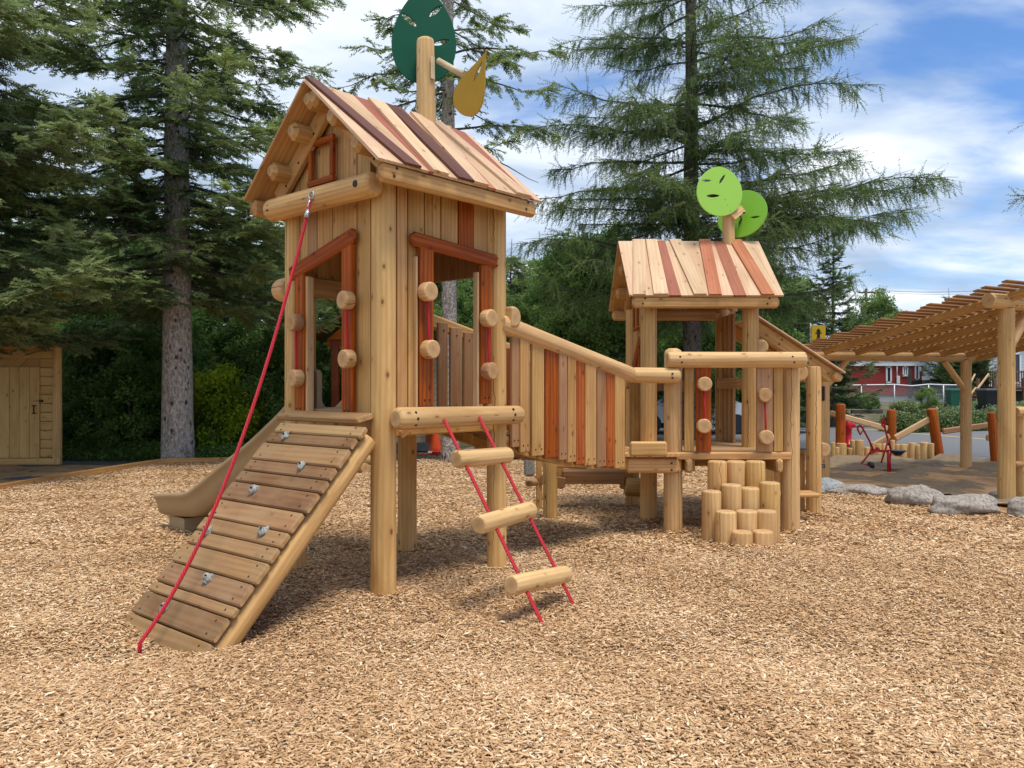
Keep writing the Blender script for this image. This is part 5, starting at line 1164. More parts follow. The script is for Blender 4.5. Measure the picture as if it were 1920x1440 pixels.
# white house
wh = empty('white_house', W(1900, 760, 44), 'white sided house with a brown wooden deck at the right edge', 'house')
Yw = 43.0; xa = fx(1855, Yw); xb = xa+9
def Wz(py): return HC+(CY-py)/FPX*Yw
mb = MB(); mb.box(Vector(((xa+xb)/2, Yw+4, 2.6)), (xb-xa, 8, 4.4), M['wside']); mb.build('wall', wh)
mb = MB(); mb.box(Vector(((xa+xb)/2, Yw+4, Wz(640)+.22)), (xb-xa+.5, 8.5, .22), M['white']); mb.box(Vector(((xa+xb)/2, Yw+4, Wz(640)+.8)), (xb-xa-.8, 6, 1.0), M['rooff']); mb.build('roof', wh)
mb = MB(); mb.box(Vector((xa+.02, Yw-.02, 2.4)), (.14, .08, 4.0), M['white']); mb.build('corner_trim', wh)
win(wh, 1899, 1912, 663, 718, Yw, nm='door')
dk_ = empty('wooden_deck', W(1880, 765, 40), 'raised brown wooden deck with stairs in front of the white house', 'deck')
M['deckw'] = plain('brown_deck_paint', (.17, .085, .05), .7, 0, .2, 8)
mb = MB(); x = 1868
while x < 1960: mb.box(W(x, 712, 40.5), (.04, .04, .95), M['deckw']); x += 4.3
x = 1820; mb.box(W(1912, 697.5, 40.5), (2.6, .06, .08), M['deckw']); mb.box(W(1912, 726, 40.5), (2.6, .06, .08), M['deckw']); mb.build('railing', dk_); mb = MB()
while x < 1868: mb.box(W(x, 712, 42.0), (.04, .04, 1.0), M['deckw']); x += 4.1
for py in (697.5, 726): mb.box(W(1843, py, 42.0), (1.45, .06, .08), M['deckw'])
mb.build('railing', dk_)
mb = MB(); mb.box(Vector((fx(1910, 41.5), 41.7, Wz(728)-.02)), (2.8, 2.4, .14), M['deckw']); mb.build('deck_floor', dk_)
mb = MB()
for x in (1865, 1920, 1834): mb.box(Vector((fx(x, 40.5), 40.5, .95)), (.13, .13, 2.0), M['deckw'])
mb.box(Vector((fx(1900, 41), 41.6, .8)), (2.4, .1, 1.0), M['dkwood']); mb.build('post', dk_)
mb = MB()
for (a, b) in (((1816, 725), (1828, 702)), ((1832, 730), (1854, 701)), ((1816, 745), (1830, 727))): mb.plank(W(*a, 39.6), W(*b, 40.4), .06, .09, Z, M['board2'], .5)
mb.build('handrail', dk_)
mb = MB()
for k in range(5): mb.box(Vector((fx(1822+k*5, 39.8), 39.4+k*.25, .75+k*.16)), (1.1, .28, .05), M['deckw'])
mb.build('steps', dk_)
# bins
def bin_(x0, x1, y0, y1, Y, col, lab):
    a, b = W(x0, y1, Y), W(x1, y0, Y); c = Vector(((a.x+b.x)/2, Y, a.z)); w_ = b.x-a.x; h_ = b.z-a.z; r_ = empty('wheelie_bin', c, lab, 'bin', 'bins by the hedge'); mt = plain('bin_'+lab.split()[0], col, .4)
    def rg(k, z, d=.0): return [c+Vector((x*w_*k/2, y*w_*k*.55, z)) for x, y in ((-1, -1), (1, -1), (1, 1), (-1, 1))]
    mb = MB(); mb.rings([rg(.76, 0), rg(.95, h_*.86)], mt); mb.build('bin_body', r_); mb = MB(); mb.rings([rg(1.04, h_*.86), rg(1.04, h_*.92), rg(.9, h_)], mt); mb.build('lid', r_)
    mb = MB(); mb.tube([c+Vector((-w_*.45, w_*.5, .1)), c+Vector((w_*.45, w_*.5, .1))], .1, M['blackpl'], 12); mb.build('wheel', r_)
bin_(1777, 1796, 728, 765, 33.5, (.012, .10, .06), 'green wheelie bin behind the hedge left of the shelter post'); bin_(1839, 1871, 728, 768, 33.5, (.012, .014, .018), 'wide black wheelie bin behind the hedge left of the front shelter post')
# chain-link fence
cf = empty('chain_link_fence', W(1680, 755, 40), 'white chain-link fence in front of the red house', 'fence')
def linkmat():
    m, t, b, L = newmat('chain_link'); s_ = t.nodes.new('ShaderNodeSeparateXYZ'); L.new(objn(t), s_.inputs[0]); al = None
    for sg_ in (1, -1):
        f = math_(t, 'FRACT', math_(t, 'DIVIDE', math_(t, 'ADD', s_.outputs[0], math_(t, 'MULTIPLY', s_.outputs[2], sg_)), .07)); q = math_(t, 'LESS_THAN', f, .10); al = q if al is None else math_(t, 'MAXIMUM', al, q)
    L.new(al, b.inputs['Alpha']); b.inputs['Base Color'].default_value = (.5, .5, .5, 1); return m
M['link'] = linkmat()
fp = [(1500, 724), (1540, 722.5), (1615, 722), (1677, 721), (1710, 723.5), (1741, 720.5), (1768, 721.5), (1800, 722)]
mb = MB(); mb.tube([W(x, y, 40) for x, y in fp], .028, M['white'], 8); mb.build('top_rail', cf)
mb = MB()
for x in (1540, 1615, 1677, 1741, 1769): mb.tube([W(x, 721.5, 40), W(x, 762, 40)], .028, M['white'], 8)
mb.build('fence_post', cf)
mb = MB(); mb.poly([W(1500, 758, 40.03), W(1800, 758, 40.03), W(1800, 723, 40.03), W(1500, 723, 40.03)], M['link']); mb.build('wire_mesh', cf)
mb = MB(); mb.box(W(1625, 772, 33.5), (1.3, .15, .16), M['dkwood']); tag(mb.build('planter_edge'), 'dark timber planter edge left of the hedge', 'edging')
# utility pole and wires
up = empty('utility_pole', W(1624, 740, 75), 'distant wooden utility pole with crossarm above the trees', 'utility pole')
mb = MB(); mb.tube([W(1624, 760, 75), W(1624, 541, 75)], .16, M['dkwood'], 8, rr=[.2, .13]); mb.build('pole', up)
mb = MB(); mb.box(W(1628, 548.5, 75), (1.9, .12, .14), M['dkwood']); mb.build('crossarm', up)
mb = MB()
for x in (1612, 1620, 1635, 1642): mb.tube([W(x, 548, 75), W(x, 543.5, 75)], .07, M['found'], 8)
mb.build('insulator', up)
for k, (y0, y1) in enumerate(((543.5, 516), (543.5, 519), (546, 527))):
    a = W(1642-k*7, y0, 75); b = W(2100, y1-6, 60); mb = MB(); mb.tube([a.lerp(b, i/16)-Z*.7*4*(i/16)*(1-i/16) for i in range(17)], .018, M['found'], 6); tag(mb.build('power_line'), ('topmost', 'middle', 'lowest')[k]+' power line running right from the utility pole', 'power line', 'power lines')
# parked white car seen through the low house
pc = W(1290, 800, 27); pc.z = 0; car = empty('parked_car', pc, 'white parked car glimpsed through the low house', 'car')
M['carw'] = plain('white_car_paint', (.72, .74, .78), .2, 0, .02, 1, 0, .6)
prof = [(-2.2, .35), (-2.25, .7), (-2.1, .88), (-1.35, .98), (-.75, 1.42), (.85, 1.46), (1.55, 1.02), (2.15, .92), (2.25, .6), (2.2, .32)]
mb = MB(); mb.rings([[pc+Vector((x*.97, y, z)) for x, z in prof] for y in (-.85, .85)], M['carw']); mb.build('body', car)
mb = MB(); gl_ = [(-1.15, 1.0), (-.68, 1.36), (.78, 1.40), (1.35, 1.03)]; mb.rings([[pc+Vector((x, y, z)) for x, z in gl_] for y in (-.87, .87)], M['glass']); mb.build('side_window', car)
for x in (-1.4, 1.4):
    for y in (-.82, .82): mb = MB(); mb.tube([pc+Vector((x, y-.1, .32)), pc+Vector((x, y+.1, .32))], .32, M['blackpl'], 20); mb.build('wheel', car)
# low brown roofed building hidden behind the shrubs on the left
lb = empty('brown_roofed_house', W(220, 860, 27), 'house with a brown roof edge mostly hidden behind the shrubs at the left', 'house')
mb = MB(); mb.box(Vector((fx(200, 27), 29.5, 1.6)), (5.5, 4, 3.3), M['dkwood']); mb.build('wall', lb)
mb = MB(); mb.box(Vector((fx(200, 26.8), 29.2, 3.45)), (6.4, 5, .25), M['brown'], .3); mb.build('roof', lb)
wb = empty('white_gabled_house', W(450, 860, 30), 'white house wall glimpsed through the dark shrubs left of the tower', 'house')
mb = MB(); mb.box(Vector((fx(455, 31), 33, 1.9)), (2.4, 3, 3.6), M['wside']); mb.build('wall', wb)
mb = MB(); c = fx(455, 31)
for s_ in (-1, 1):
    p = Vector((c+s_*1.5, 31.3, 3.6)); a = Vector((c, 31.3, 4.3)); mb.hexa([p, a, a+Vector((0, 3.4, 0)), p+Vector((0, 3.4, 0))], [q+Z*.1 for q in (p, a, a+Vector((0, 3.4, 0)), p+Vector((0, 3.4, 0)))], M['white'])
mb.build('roof', wb)
# ================================================================ vegetation
def leafmat(name, dark, mid, lite, tr=.25, rough=.55):
    m, t, b, L = newmat(name); tn = attr(t, 'tone'); c = t.nodes.new('ShaderNodeValToRGB'); el = c.color_ramp.elements
    el[0].color = (*dark, 1); el[1].color = (*lite, 1); q = el.new(.5); q.color = (*mid, 1); L.new(tn, c.inputs[0])
    oi = t.nodes.new('ShaderNodeObjectInfo'); hs = t.nodes.new('ShaderNodeHueSaturation'); L.new(c.outputs[0], hs.inputs['Color']); L.new(mrange(t, oi.outputs['Random'], 0, 1, .82, 1.18), hs.inputs['Value'])
    L.new(hs.outputs[0], b.inputs['Base Color']); b.inputs['Roughness'].default_value = rough; b.inputs['Specular IOR Level'].default_value = .25
    tb = t.nodes.new('ShaderNodeBsdfTranslucent'); L.new(hs.outputs[0], tb.inputs[0]); ms = t.nodes.new('ShaderNodeMixShader'); ms.inputs[0].default_value = tr
    L.new(b.outputs[0], ms.inputs[1]); L.new(tb.outputs[0], ms.inputs[2]); L.new(ms.outputs[0], t.nodes['Material Output'].inputs[0]); return m
M['spr'] = leafmat('spruce_needles', (.06, .095, .045), (.175, .245, .10), (.33, .42, .16), .4)
M['sprn'] = leafmat('bright_spruce_needles', (.075, .115, .05), (.21, .285, .12), (.40, .50, .22), .45)
M['larch'] = leafmat('larch_needles', (.055, .10, .035), (.15, .235, .075), (.28, .39, .12), .4)
M['leaf'] = leafmat('broad_leaves', (.035, .075, .018), (.13, .23, .055), (.29, .41, .12), .45)
M['dleaf'] = leafmat('dark_shrub_leaves', (.03, .065, .016), (.09, .17, .036), (.20, .32, .07), .45)
M['yleaf'] = leafmat('yellow_green_leaves', (.09, .15, .01), (.28, .40, .02), (.50, .62, .05), .5)
M['hedge'] = leafmat('hedge_leaves', (.035, .065, .018), (.095, .15, .04), (.28, .33, .16), .2)
def barkmat(name, a, b_, c_):
    m, t, b, L = newmat(name); o = objn(t); n = noise(t, mapping(t, o, (1, 1, .45)), 22, 8, .7, .4); n2 = noise(t, mapping(t, o, (1, 1, .5)), 5, 4, .6)
    vo = t.nodes.new('ShaderNodeTexVoronoi'); vo.inputs['Scale'].default_value = 26; L.new(mapping(t, o, (1, 1, .6)), vo.inputs['Vector'])
    c = mixc(t, mrange(t, n, .38, .62), (*a, 1), (*b_, 1)); c = mixc(t, mrange(t, n2, .58, .68, 0, .6), c, (*c_, 1)); v2 = t.nodes.new('ShaderNodeTexVoronoi'); v2.inputs['Scale'].default_value = 1; L.new(mapping(t, o, (5.5, 5.5, 3.8)), v2.inputs['Vector']); c = mixc(t, mrange(t, math_(t, 'ADD', v2.outputs['Distance'], math_(t, 'MULTIPLY', n, .35)), .30, .42, .9, 0), c, (.035, .024, .018, 1)); L.new(c, b.inputs['Base Color']); b.inputs['Roughness'].default_value = .95; b.inputs['Specular IOR Level'].default_value = .1
    bump(t, b, math_(t, 'ADD', n, vo.outputs['Distance']), 1.0, .04); return m
M['bark'] = barkmat('grey_spruce_bark', (.25, .215, .18), (.62, .56, .49), (.10, .07, .05)); M['barkd'] = barkmat('dark_branch_bark', (.08, .066, .052), (.21, .185, .155), (.05, .04, .035))
def norm(a): return a/np.maximum(np.linalg.norm(a, axis=-1, keepdims=True), 1e-9)
def spray_tmpl(rs_, n=18, L=1.0, blade=.26, w_=.055, flat=.35, fwd=.75):
    """a twig along +X with tapering blades; returns (k,3,3) triangles"""
    out = []
    for i in range(n):
        t = (i+.5)/n; p = np.array([t*L, 0, -.05*L*t*t]); s_ = 1 if i % 2 else -1
        bl = blade*(1-.55*t)*rs_.uniform(.75, 1.2); d = norm(np.array([fwd*rs_.uniform(.7, 1.3), s_*1.0, rs_.normal(0, flat)])); q = p+d*bl
        side = norm(np.cross(d, np.array([0, 0, 1.])+rs_.normal(0, .5, 3)))*w_*.5; out.append([p-side*.4, q, p+side]); out.append([p+side*.5, q+side*.2, p-side*1.0+d*bl*.5])
    out.append([[0, -w_*.25, 0], [L*1.12, 0, -.05], [0, w_*.25, 0]])
    return np.array(out, dtype=float)
def leaf_tmpl(rs_, n=16, rad=1.0, sz=.22):
    out = []
    for i in range(n):
        p = norm(rs_.normal(size=3))*rad*rs_.uniform(.2, 1)**.6; a = norm(rs_.normal(size=3)); a[2] *= .5; a = norm(a); b = norm(np.cross(a, norm(rs_.normal(size=3)+np.array([0, 0, 1.])))); s_ = sz*rs_.uniform(.6, 1.2)
        out.append([p-a*s_, p+b*s_*.55, p+a*s_]); out.append([p-a*s_, p+a*s_, p-b*s_*.55])
    return np.array(out, dtype=float)
def place(tmpls, pos, dirs, ups, scale, rs_, tone):
    """stamp triangle templates; returns V (n,3), tone per tri"""
    Vs, Ts = [], []; k = rs_.randint(0, len(tmpls), len(pos)); ex = norm(dirs); ey = norm(np.cross(ups, ex)); ez = np.cross(ex, ey)
    for j, tm in enumerate(tmpls):
        m = k == j
        if not m.any(): continue
        A = tm.reshape(-1, 3); V = pos[m][:, None]+scale[m][:, None, None]*(A[None, :, 0:1]*ex[m][:, None]+A[None, :, 1:2]*ey[m][:, None]+A[None, :, 2:3]*ez[m][:, None])
        Vs.append(V.reshape(-1, 3)); nt_ = len(A)//3; Ts.append((np.repeat(tone[m], nt_)+rs_.normal(0, .07, m.sum()*nt_)))
    return np.concatenate(Vs), np.clip(np.concatenate(Ts), 0, 1)
def trimesh(name, V, T, mat, par=None):
    o = npmesh(name, V, np.arange(len(V)).reshape(-1, 3), [mat], T, par=par); return o
def tubes_np(paths, n=5):
    """paths: list of (pts (k,3), radii (k,)) -> V, F quads"""
    Vs, Fs, off = [], [], 0; an = np.arange(n)*2*np.pi/n
    for P, r in paths:
        P = np.asarray(P, float); T = norm(np.gradient(P, axis=0)); ref = np.where(np.abs(T[:, 2:3]) > .9, np.array([[1., 0, 0]]), np.array([[0., 0, 1.]])); e1 = norm(np.cross(T, ref)); e2 = np.cross(T, e1)
        V = P[:, None]+(e1[:, None]*np.cos(an)[None, :, None]+e2[:, None]*np.sin(an)[None, :, None])*np.asarray(r)[:, None, None]
        k = len(P); Vs.append(V.reshape(-1, 3)); i = np.arange(k*n).reshape(k, n); F = np.stack([i[:-1], np.roll(i, -1, 1)[:-1], np.roll(i, -1, 1)[1:], i[1:]], -1).reshape(-1, 4); Fs.append(F+off); off += k*n
    return np.concatenate(Vs), np.concatenate(Fs)
SPR = [spray_tmpl(np.random.RandomState(i), 18, 1.0, .36, .10, .30) for i in range(5)]
LAR = [spray_tmpl(np.random.RandomState(20+i), 20, 1.15, .15, .062, .9, .5) for i in range(5)]
LEF = [leaf_tmpl(np.random.RandomState(40+i), 15, 1.0, .24) for i in range(5)]
def conifer(H, r0, z0, rad, seed, mode='spruce', whorl=.34, spl=.34, droop=.25, dens=1.0, zmax=None, gap=.0, az=None, tones=(.25, .75), tiplift=.25, sec=.75, extra=(), bare=0, hang=.35, prof=None):
    """returns wood (V,F), crown (V,T) for a tree standing at the origin"""
    rs_ = np.random.RandomState(seed); paths = []
    zs = np.linspace(-.2, H, 26); wob = np.cumsum(rs_.normal(0, .012, (26, 2)), 0)
    flare = 1+.08*np.exp(-np.maximum(zs, 0)/.35); paths.append((np.stack([wob[:, 0], wob[:, 1], zs], 1), r0*flare*(1-zs/H*.93)))
    pos, dr, up, sc, tn = [], [], [], [], []; z = z0; br = []
    while z < min(H-.2, zmax or 99):
        n = rs_.randint(4, 7)
        a0 = rs_.uniform(0, 6.28)
        for k in range(n):
            if rs_.uniform() < gap: continue
            a = a0+k*6.283/n+rs_.normal(0, .25)
            if az is not None and abs((a-az[0]+math.pi) % (2*math.pi)-math.pi) > az[1]: continue
            f = (z-z0)/(H-z0); base = rad*((1-f)**.8) if prof is None else rad*prof(f)
            br.append((z+rs_.uniform(-.12, .12), a, base*rs_.uniform(.6, 1.08), None))
        z += whorl*rs_.uniform(.7, 1.3)
    for e in extra: br.append(e)
    for (z, a, L, lift) in br:
        if L < .25: continue
        m = 9; s_ = np.linspace(0, 1, m); d2 = np.array([math.cos(a), math.sin(a)]); bend = rs_.normal(0, .10)
        dz = (-droop*(s_**1.0)*L+tiplift*L*s_**3) if lift is None else lift*L*s_-.05*L*s_**2
        off = bend*L*s_**2+.05*L*np.sin(s_*rs_.uniform(3, 7)+rs_.uniform(0, 6))*s_; dz = dz+.05*L*np.sin(s_*rs_.uniform(3, 6)+rs_.uniform(0, 6))*s_; P = np.stack([d2[0]*L*s_-d2[1]*off, d2[1]*L*s_+d2[0]*off, z+dz+.15*L*s_*(1-s_)], 1)+rs_.normal(0, .012*L, (m, 3))*s_[:, None]
        rb = max(.006, min(.042, .008+.009*L))*(1-.8*s_); paths.append((P, rb))
        if rs_.uniform() < bare: continue
        T = norm(np.gradient(P, axis=0)); nsec = max(3, int(L/.12*dens)); si = rs_.uniform(.10, 1, nsec)**.85
        for q in si:
            j = q*(m-1); j0 = int(min(j, m-2)); f = j-j0; p = P[j0]*(1-f)+P[j0+1]*f; t = T[j0]; side = norm(np.cross(t, [0, 0, 1.]))*(1 if rs_.uniform() < .5 else -1)
            l2 = max(.15, sec*L*.40*(1-.6*q)*rs_.uniform(.5, 1.15)); l2 = min(l2, 1.5); fw = rs_.uniform(.4, 1.1)
            d = norm(t*fw+side+np.array([0, 0, rs_.normal(-.08, .12)])); nn = max(3, int(l2/spl*3.8*dens)); tt = rs_.uniform(.05, 1, nn)
            if mode == 'larch':
                hangv = rs_.uniform(.0, .9, nn)
                pp = p+d*(tt*l2)[:, None]-np.array([0, 0, 1.])*(tt**2*l2*.25)[:, None]
                dd = norm(d[None]*rs_.uniform(.3, 1.0, nn)[:, None]+rs_.normal(0, .35, (nn, 3))-np.array([0, 0, 1.])*(hangv*hang*2.4)[:, None])
            else:
                pp = p+d*(tt*l2)[:, None]-np.array([0, 0, 1.])*(tt**2*l2*.12)[:, None]
                sg = np.where(rs_.uniform(size=nn) < .5, 1, -1)[:, None]*norm(np.cross(d, [0, 0, 1.]))[None]
                dd = norm(d[None]+sg*rs_.uniform(.1, .9, nn)[:, None]+rs_.normal(0, .12, (nn, 3))-np.array([0, 0, 1.])*hang*rs_.uniform(0, .8, nn)[:, None])
            pos.append(pp); dr.append(dd); up.append(np.tile([0, 0, 1.], (nn, 1))+rs_.normal(0, .25, (nn, 3))); sc.append(spl*rs_.uniform(.7, 1.2, nn)*(1-.2*tt))
            tn.append(tones[0]+(tones[1]-tones[0])*(.35*q+.3*tt+.35*rs_.uniform(size=nn))+rs_.normal(0, .05))
            if l2 > .3: paths.append((np.stack([p, p+d*l2*.5-[0, 0, l2*.03], p+d*l2-[0, 0, l2*.12]]), [.008, .006, .003]))
        na = int(L/spl*3.0*dens); q_a = rs_.uniform(.12, 1, na); jj = q_a*(m-1); j0 = np.minimum(jj.astype(int), m-2); ff = (jj-j0)[:, None]; pa = P[j0]*(1-ff)+P[j0+1]*ff
        sa = norm(np.cross(T[j0], [0, 0, 1.]))*np.where(rs_.uniform(size=na) < .5, 1, -1)[:, None]; da = norm(T[j0]*.6+sa*rs_.uniform(.2, 1, na)[:, None]+rs_.normal(0, .2, (na, 3))-np.array([0, 0, hang*(1.6 if mode == 'larch' else .5)])*rs_.uniform(0, 1, na)[:, None])
        pos.append(pa); dr.append(da); up.append(np.tile([0, 0, 1.], (na, 1))+rs_.normal(0, .25, (na, 3))); sc.append(spl*rs_.uniform(.6, 1.1, na)); tn.append(tones[0]+(tones[1]-tones[0])*(.3*q_a+.5*rs_.uniform(size=na)))
        nt_ = 4; pos.append(np.tile(P[-1], (nt_, 1))-T[-1]*rs_.uniform(0, .3, nt_)[:, None]); dr.append(T[-1]+rs_.normal(0, .25, (nt_, 3))); up.append(np.tile([0, 0, 1.], (nt_, 1))); sc.append(np.full(nt_, spl*1.1)); tn.append(np.full(nt_, tones[1]))
    pos, dr, up, sc, tn = [np.concatenate(x) for x in (pos, dr, up, sc, tn)]
    V, Tn = place(SPR if mode == 'spruce' else LAR, pos, dr, up, sc, rs_, tn)
    return tubes_np(paths[:1], 22), tubes_np(paths[1:], 4) if len(paths) > 1 else None, (V, Tn)
def leafy(H, rad, seed, z0=.0, nclump=60, per=36, ls=.10, tones=(.2, .8), stems=5, egg=.5, clr=.35, trunk=0):
    """broadleaf crown made of clumps of small leaves on thin stems"""
    rs_ = np.random.RandomState(seed); paths = []; pos = []; tn = []
    cz = z0+(H-z0)*egg
    for c in range(nclump):
        d = norm(rs_.normal(size=3)); rr = rs_.uniform(.35, 1)**.6; c_ = np.array([d[0]*rad*rr, d[1]*rad*rr, 0]); zz = d[2]*rr; c_[2] = cz+(zz*(H-cz) if zz > 0 else zz*(cz-z0))
        cr_s = clr*rad*rs_.uniform(.5, 1.1)*(1-.3*max(zz, 0)); n = int(per*rs_.uniform(.6, 1.3)); q = norm(rs_.normal(size=(n, 3)))*(rs_.uniform(0, 1, (n, 1))**.4)*cr_s; q[:, 2] *= .75
        pos.append(c_+q); tn.append(tones[0]+(tones[1]-tones[0])*np.clip(.5+rs_.normal(0, .16)+.25*q[:, 2]/max(cr_s, .01)+rs_.normal(0, .1, n), 0, 1))
        if c % 3 == 0: paths.append((np.array([[rs_.normal(0, .08)*rad, rs_.normal(0, .08)*rad, z0*.4+.02], [c_[0]*.4, c_[1]*.4, c_[2]*.55], c_]), [.022*(.5+rad*.3), .014*(.5+rad*.3), .005]))
    pos = np.concatenate(pos); tn = np.concatenate(tn); n = len(pos)
    V, Tn = place(LEF, pos, norm(rs_.normal(size=(n, 3))), norm(rs_.normal(size=(n, 3))), rs_.uniform(.7, 1.3, n)*ls, rs_, tn)
    if trunk: paths.insert(0, (np.array([[0, 0, -.1], [0.03, 0, H*.4], [0, .03, H*.85]]), [trunk, trunk*.7, trunk*.25]))
    return tubes_np(paths, 6), (V, Tn)
def make_conifer(name, x, y, mat, lab, group=None, cat='tree', bark='bark', z=None, **kw):
    (tv, tf), bw, (cv, ct) = conifer(**kw); root = empty(name, (0, 0, 0), lab, cat, group)
    npmesh('trunk', tv, tf, [M[bark]], smooth=True).parent = root
    if bw: npmesh('limbs', bw[0], bw[1], [M['barkd']], smooth=True).parent = root
    trimesh('crown', cv, ct, mat).parent = root; root.location = (x, y, float(terr(x, y))+.02 if z is None else z); return root
def make_leafy(name, x, y, mat, lab, group=None, cat='shrub', **kw):
    (tv, tf), (cv, ct) = leafy(**kw); root = empty(name, (0, 0, 0), lab, cat, group)
    npmesh('stem', tv, tf, [M['barkd']], smooth=True).parent = root; trimesh('crown', cv, ct, mat).parent = root; root.location = (x, y, float(terr(x, y))); return root
def dup(root, x, y, rz_, s_, lab, sz=None, group=None):
    c = root.copy(); COL.objects.link(c); c.location = (x, y, float(terr(x, y))); c.rotation_euler = (0, 0, rz_); c.scale = (s_, s_, s_*(sz or 1)); c['label'] = lab
    if group: c['group'] = group
    for ch in root.children: d = ch.copy(); COL.objects.link(d); d.parent = c
    return c
UP = -math.pi/2                                      # azimuth towards the camera
# A: the big spruce with the grey trunk on the left
make_conifer('spruce_tree', fx(331, 16.7), 16.75, M['spr'], 'big spruce with thick pale grey trunk standing at the edge of the chips, left', z=0,
    H=24, r0=.325, z0=3.4, rad=3.7, seed=11, whorl=.30, spl=.36, droop=.30, zmax=12.5, dens=.9, tones=(.3, 1.0), gap=.08, prof=lambda f: 1-.5*f, bare=.05,
    extra=[(4.6, -.35, 2.4, -.35), (4.2, .15, 2.2, -.25)])
# B: near spruce whose trunk is out of frame on the left
make_conifer('spruce_tree', -10.6, 13.2, M['sprn'], 'near spruce at the left edge with bright green branch tips over the shed', z=0,
    H=18, r0=.26, z0=2.5, rad=4.7, seed=23, whorl=.27, spl=.36, droop=.20, zmax=10.5, dens=1.05, tones=(.35, 1.1), gap=.05, prof=lambda f: 1-.75*f if f > .12 else .9, sec=.8)
# C: spruce behind the tall tower
make_conifer('spruce_tree', fx(843, 16.5), 16.7, M['spr'], 'spruce with a grey trunk rising directly behind the tall tower', z=0,
    H=23, r0=.185, z0=6.2, rad=2.7, seed=31, whorl=.5, spl=.34, droop=.35, zmax=12, dens=.66, tones=(.3, .95), gap=.3, prof=lambda f: .95-.4*f, hang=.9, bare=.15, tiplift=.15,
    extra=[(3.6, 2.2, 2.0, -.2), (4.5, .3, 1.6, -.2), (7.0, -.2, 2.3, -.1), (5.9, -.6, 1.9, -.25), (8.6, -.5, 2.4, -.1), (6.6, 2.9, 2.3, -.1), (8.0, 3.2, 2.4, .05)])
# D: the larch
make_conifer('larch_tree', fx(1298, 20.5), 20.6, M['larch'], 'tall spreading larch with drooping twigs behind the low house', bark='barkd', z=0,
    H=21, r0=.27, z0=3.6, rad=4.5, seed=42, mode='larch', whorl=.42, spl=.42, droop=.12, zmax=13, dens=1.2, tones=(.15, .95), gap=.2, prof=lambda f: 1.0-.7*f if f < .45 else .9*(1-f)+.15, hang=.55, tiplift=.15, sec=.95,
    extra=[(5.6, -.05, 5.9, .12), (5.9, -.3, 5.6, .10), (5.2, .1, 5.0, .16), (6.2, -.15, 5.2, .05), (5.0, 2.9, 4.4, .12), (6.4, 3.4, 4.2, .05), (8.2, -.4, 4.1, .30), (9.5, -.2, 3.9, .25), (8.0, 3.3, 4.2, .05), (10, .1, 3.9, .25), (10.5, 3.0, 3.2, .2), (4.2, -1.6, 2.4, 0), (4.9, -1.2, 2.6, .05), (5.6, -1.9, 2.6, .1), (6.4, -1.5, 2.6, .1), (7.2, -1.3, 2.5, .15), (8.1, -1.8, 2.5, .15), (9.0, -1.5, 2.4, .2), (4.6, -2.1, 2.2, 0), (10, -1.4, 2.2, .2)])
# K: larch outside the frame on the right, one branch tip shows
make_conifer('larch_tree', 15.4, 14.6, M['larch'], 'larch beyond the right edge whose branch tips just enter the sky', bark='barkd', z=0, H=14, r0=.2, z0=4.5, rad=5.9, seed=47, mode='larch', whorl=.8, spl=.40, droop=.1, zmax=9, dens=.8, gap=.3, prof=lambda f: 1-.4*f, az=(math.pi, .9))
# background conifers
gB = 'conifers behind the playground'
pA = make_conifer('spruce_tree', fx(1560, 31), 31, M['spr'], 'dense dark spruce right of the low house, behind the hydrant sign', gB, bark='barkd', H=7.8, r0=.12, z0=.5, rad=2.0, seed=52, whorl=.27, spl=.30, droop=.12, dens=1.1, tones=(.15, .75), tiplift=.35)
pB = make_conifer('spruce_tree', fx(1000, 30), 30, M['spr'], 'mid green conifer in the gap between the two play houses', gB, bark='barkd', H=7.0, r0=.11, z0=.4, rad=1.9, seed=57, whorl=.30, spl=.30, droop=.05, dens=1.0, tones=(.2, .9), tiplift=.3)
fl = [(957, 27, pB, .95, 'conifer just right of the tall tower wall'), (1045, 33, pA, .9, 'conifer between the towers, right of its paler neighbour'), (1095, 29, pB, .88, 'conifer above the middle of the bridge'), (1150, 33, pA, 1.0, 'conifer just left of the low house roof'),
      (1440, 30, pB, .85, 'conifer behind the right side of the low house roof'), (1490, 27, pA, .72, 'shorter conifer between the low house and the sign'), (1515, 34, pB, .95, 'slim conifer just left of the dense dark spruce'), (1375, 33, pA, .85, 'conifer seen through the low house, right'), (1240, 31, pB, .9, 'conifer seen through the low house, left'),
      (1725, 62, pB, 1.05, 'tiny spruce tip above the shelter roof, leftmost'), (1780, 62, pA, 1.12, 'tiny spruce tip above the shelter roof, middle'), (1812, 66, pB, 1.22, 'tiny spruce tip above the shelter roof, rightmost'), (1772, 45, pA, .78, 'dark conifer beside the right end of the red house'), (1800, 42.5, pB, .66, 'dark conifer between the red and the white house'), (1836, 42, pA, .66, 'dark conifer just left of the white house'), (1572, 39, pA, .42, 'low spreading conifer in front of the red house'),
      (470, 25, pA, 1.15, 'conifer behind the climbing rope, left of the tall tower'), (400, 28, pB, 1.3, 'conifer right of the big grey trunk'), (560, 27, pB, 1.15, 'conifer seen through the tall tower doorway'), (230, 27, pA, 1.4, 'conifer left of the big grey trunk'), (120, 25, pB, 1.3, 'conifer above the right end of the shed'), (20, 24, pA, 1.4, 'conifer behind the shed at the left edge'), (700, 30, pA, 1.0, 'conifer behind the middle of the tall tower'), (880, 31, pA, .92, 'conifer seen through the right opening of the tall tower')]
for k, (px, Y, pr, s_, lab) in enumerate(fl): dup(pr, fx(px, Y), Y, k*1.37, s_, lab, group=gB)
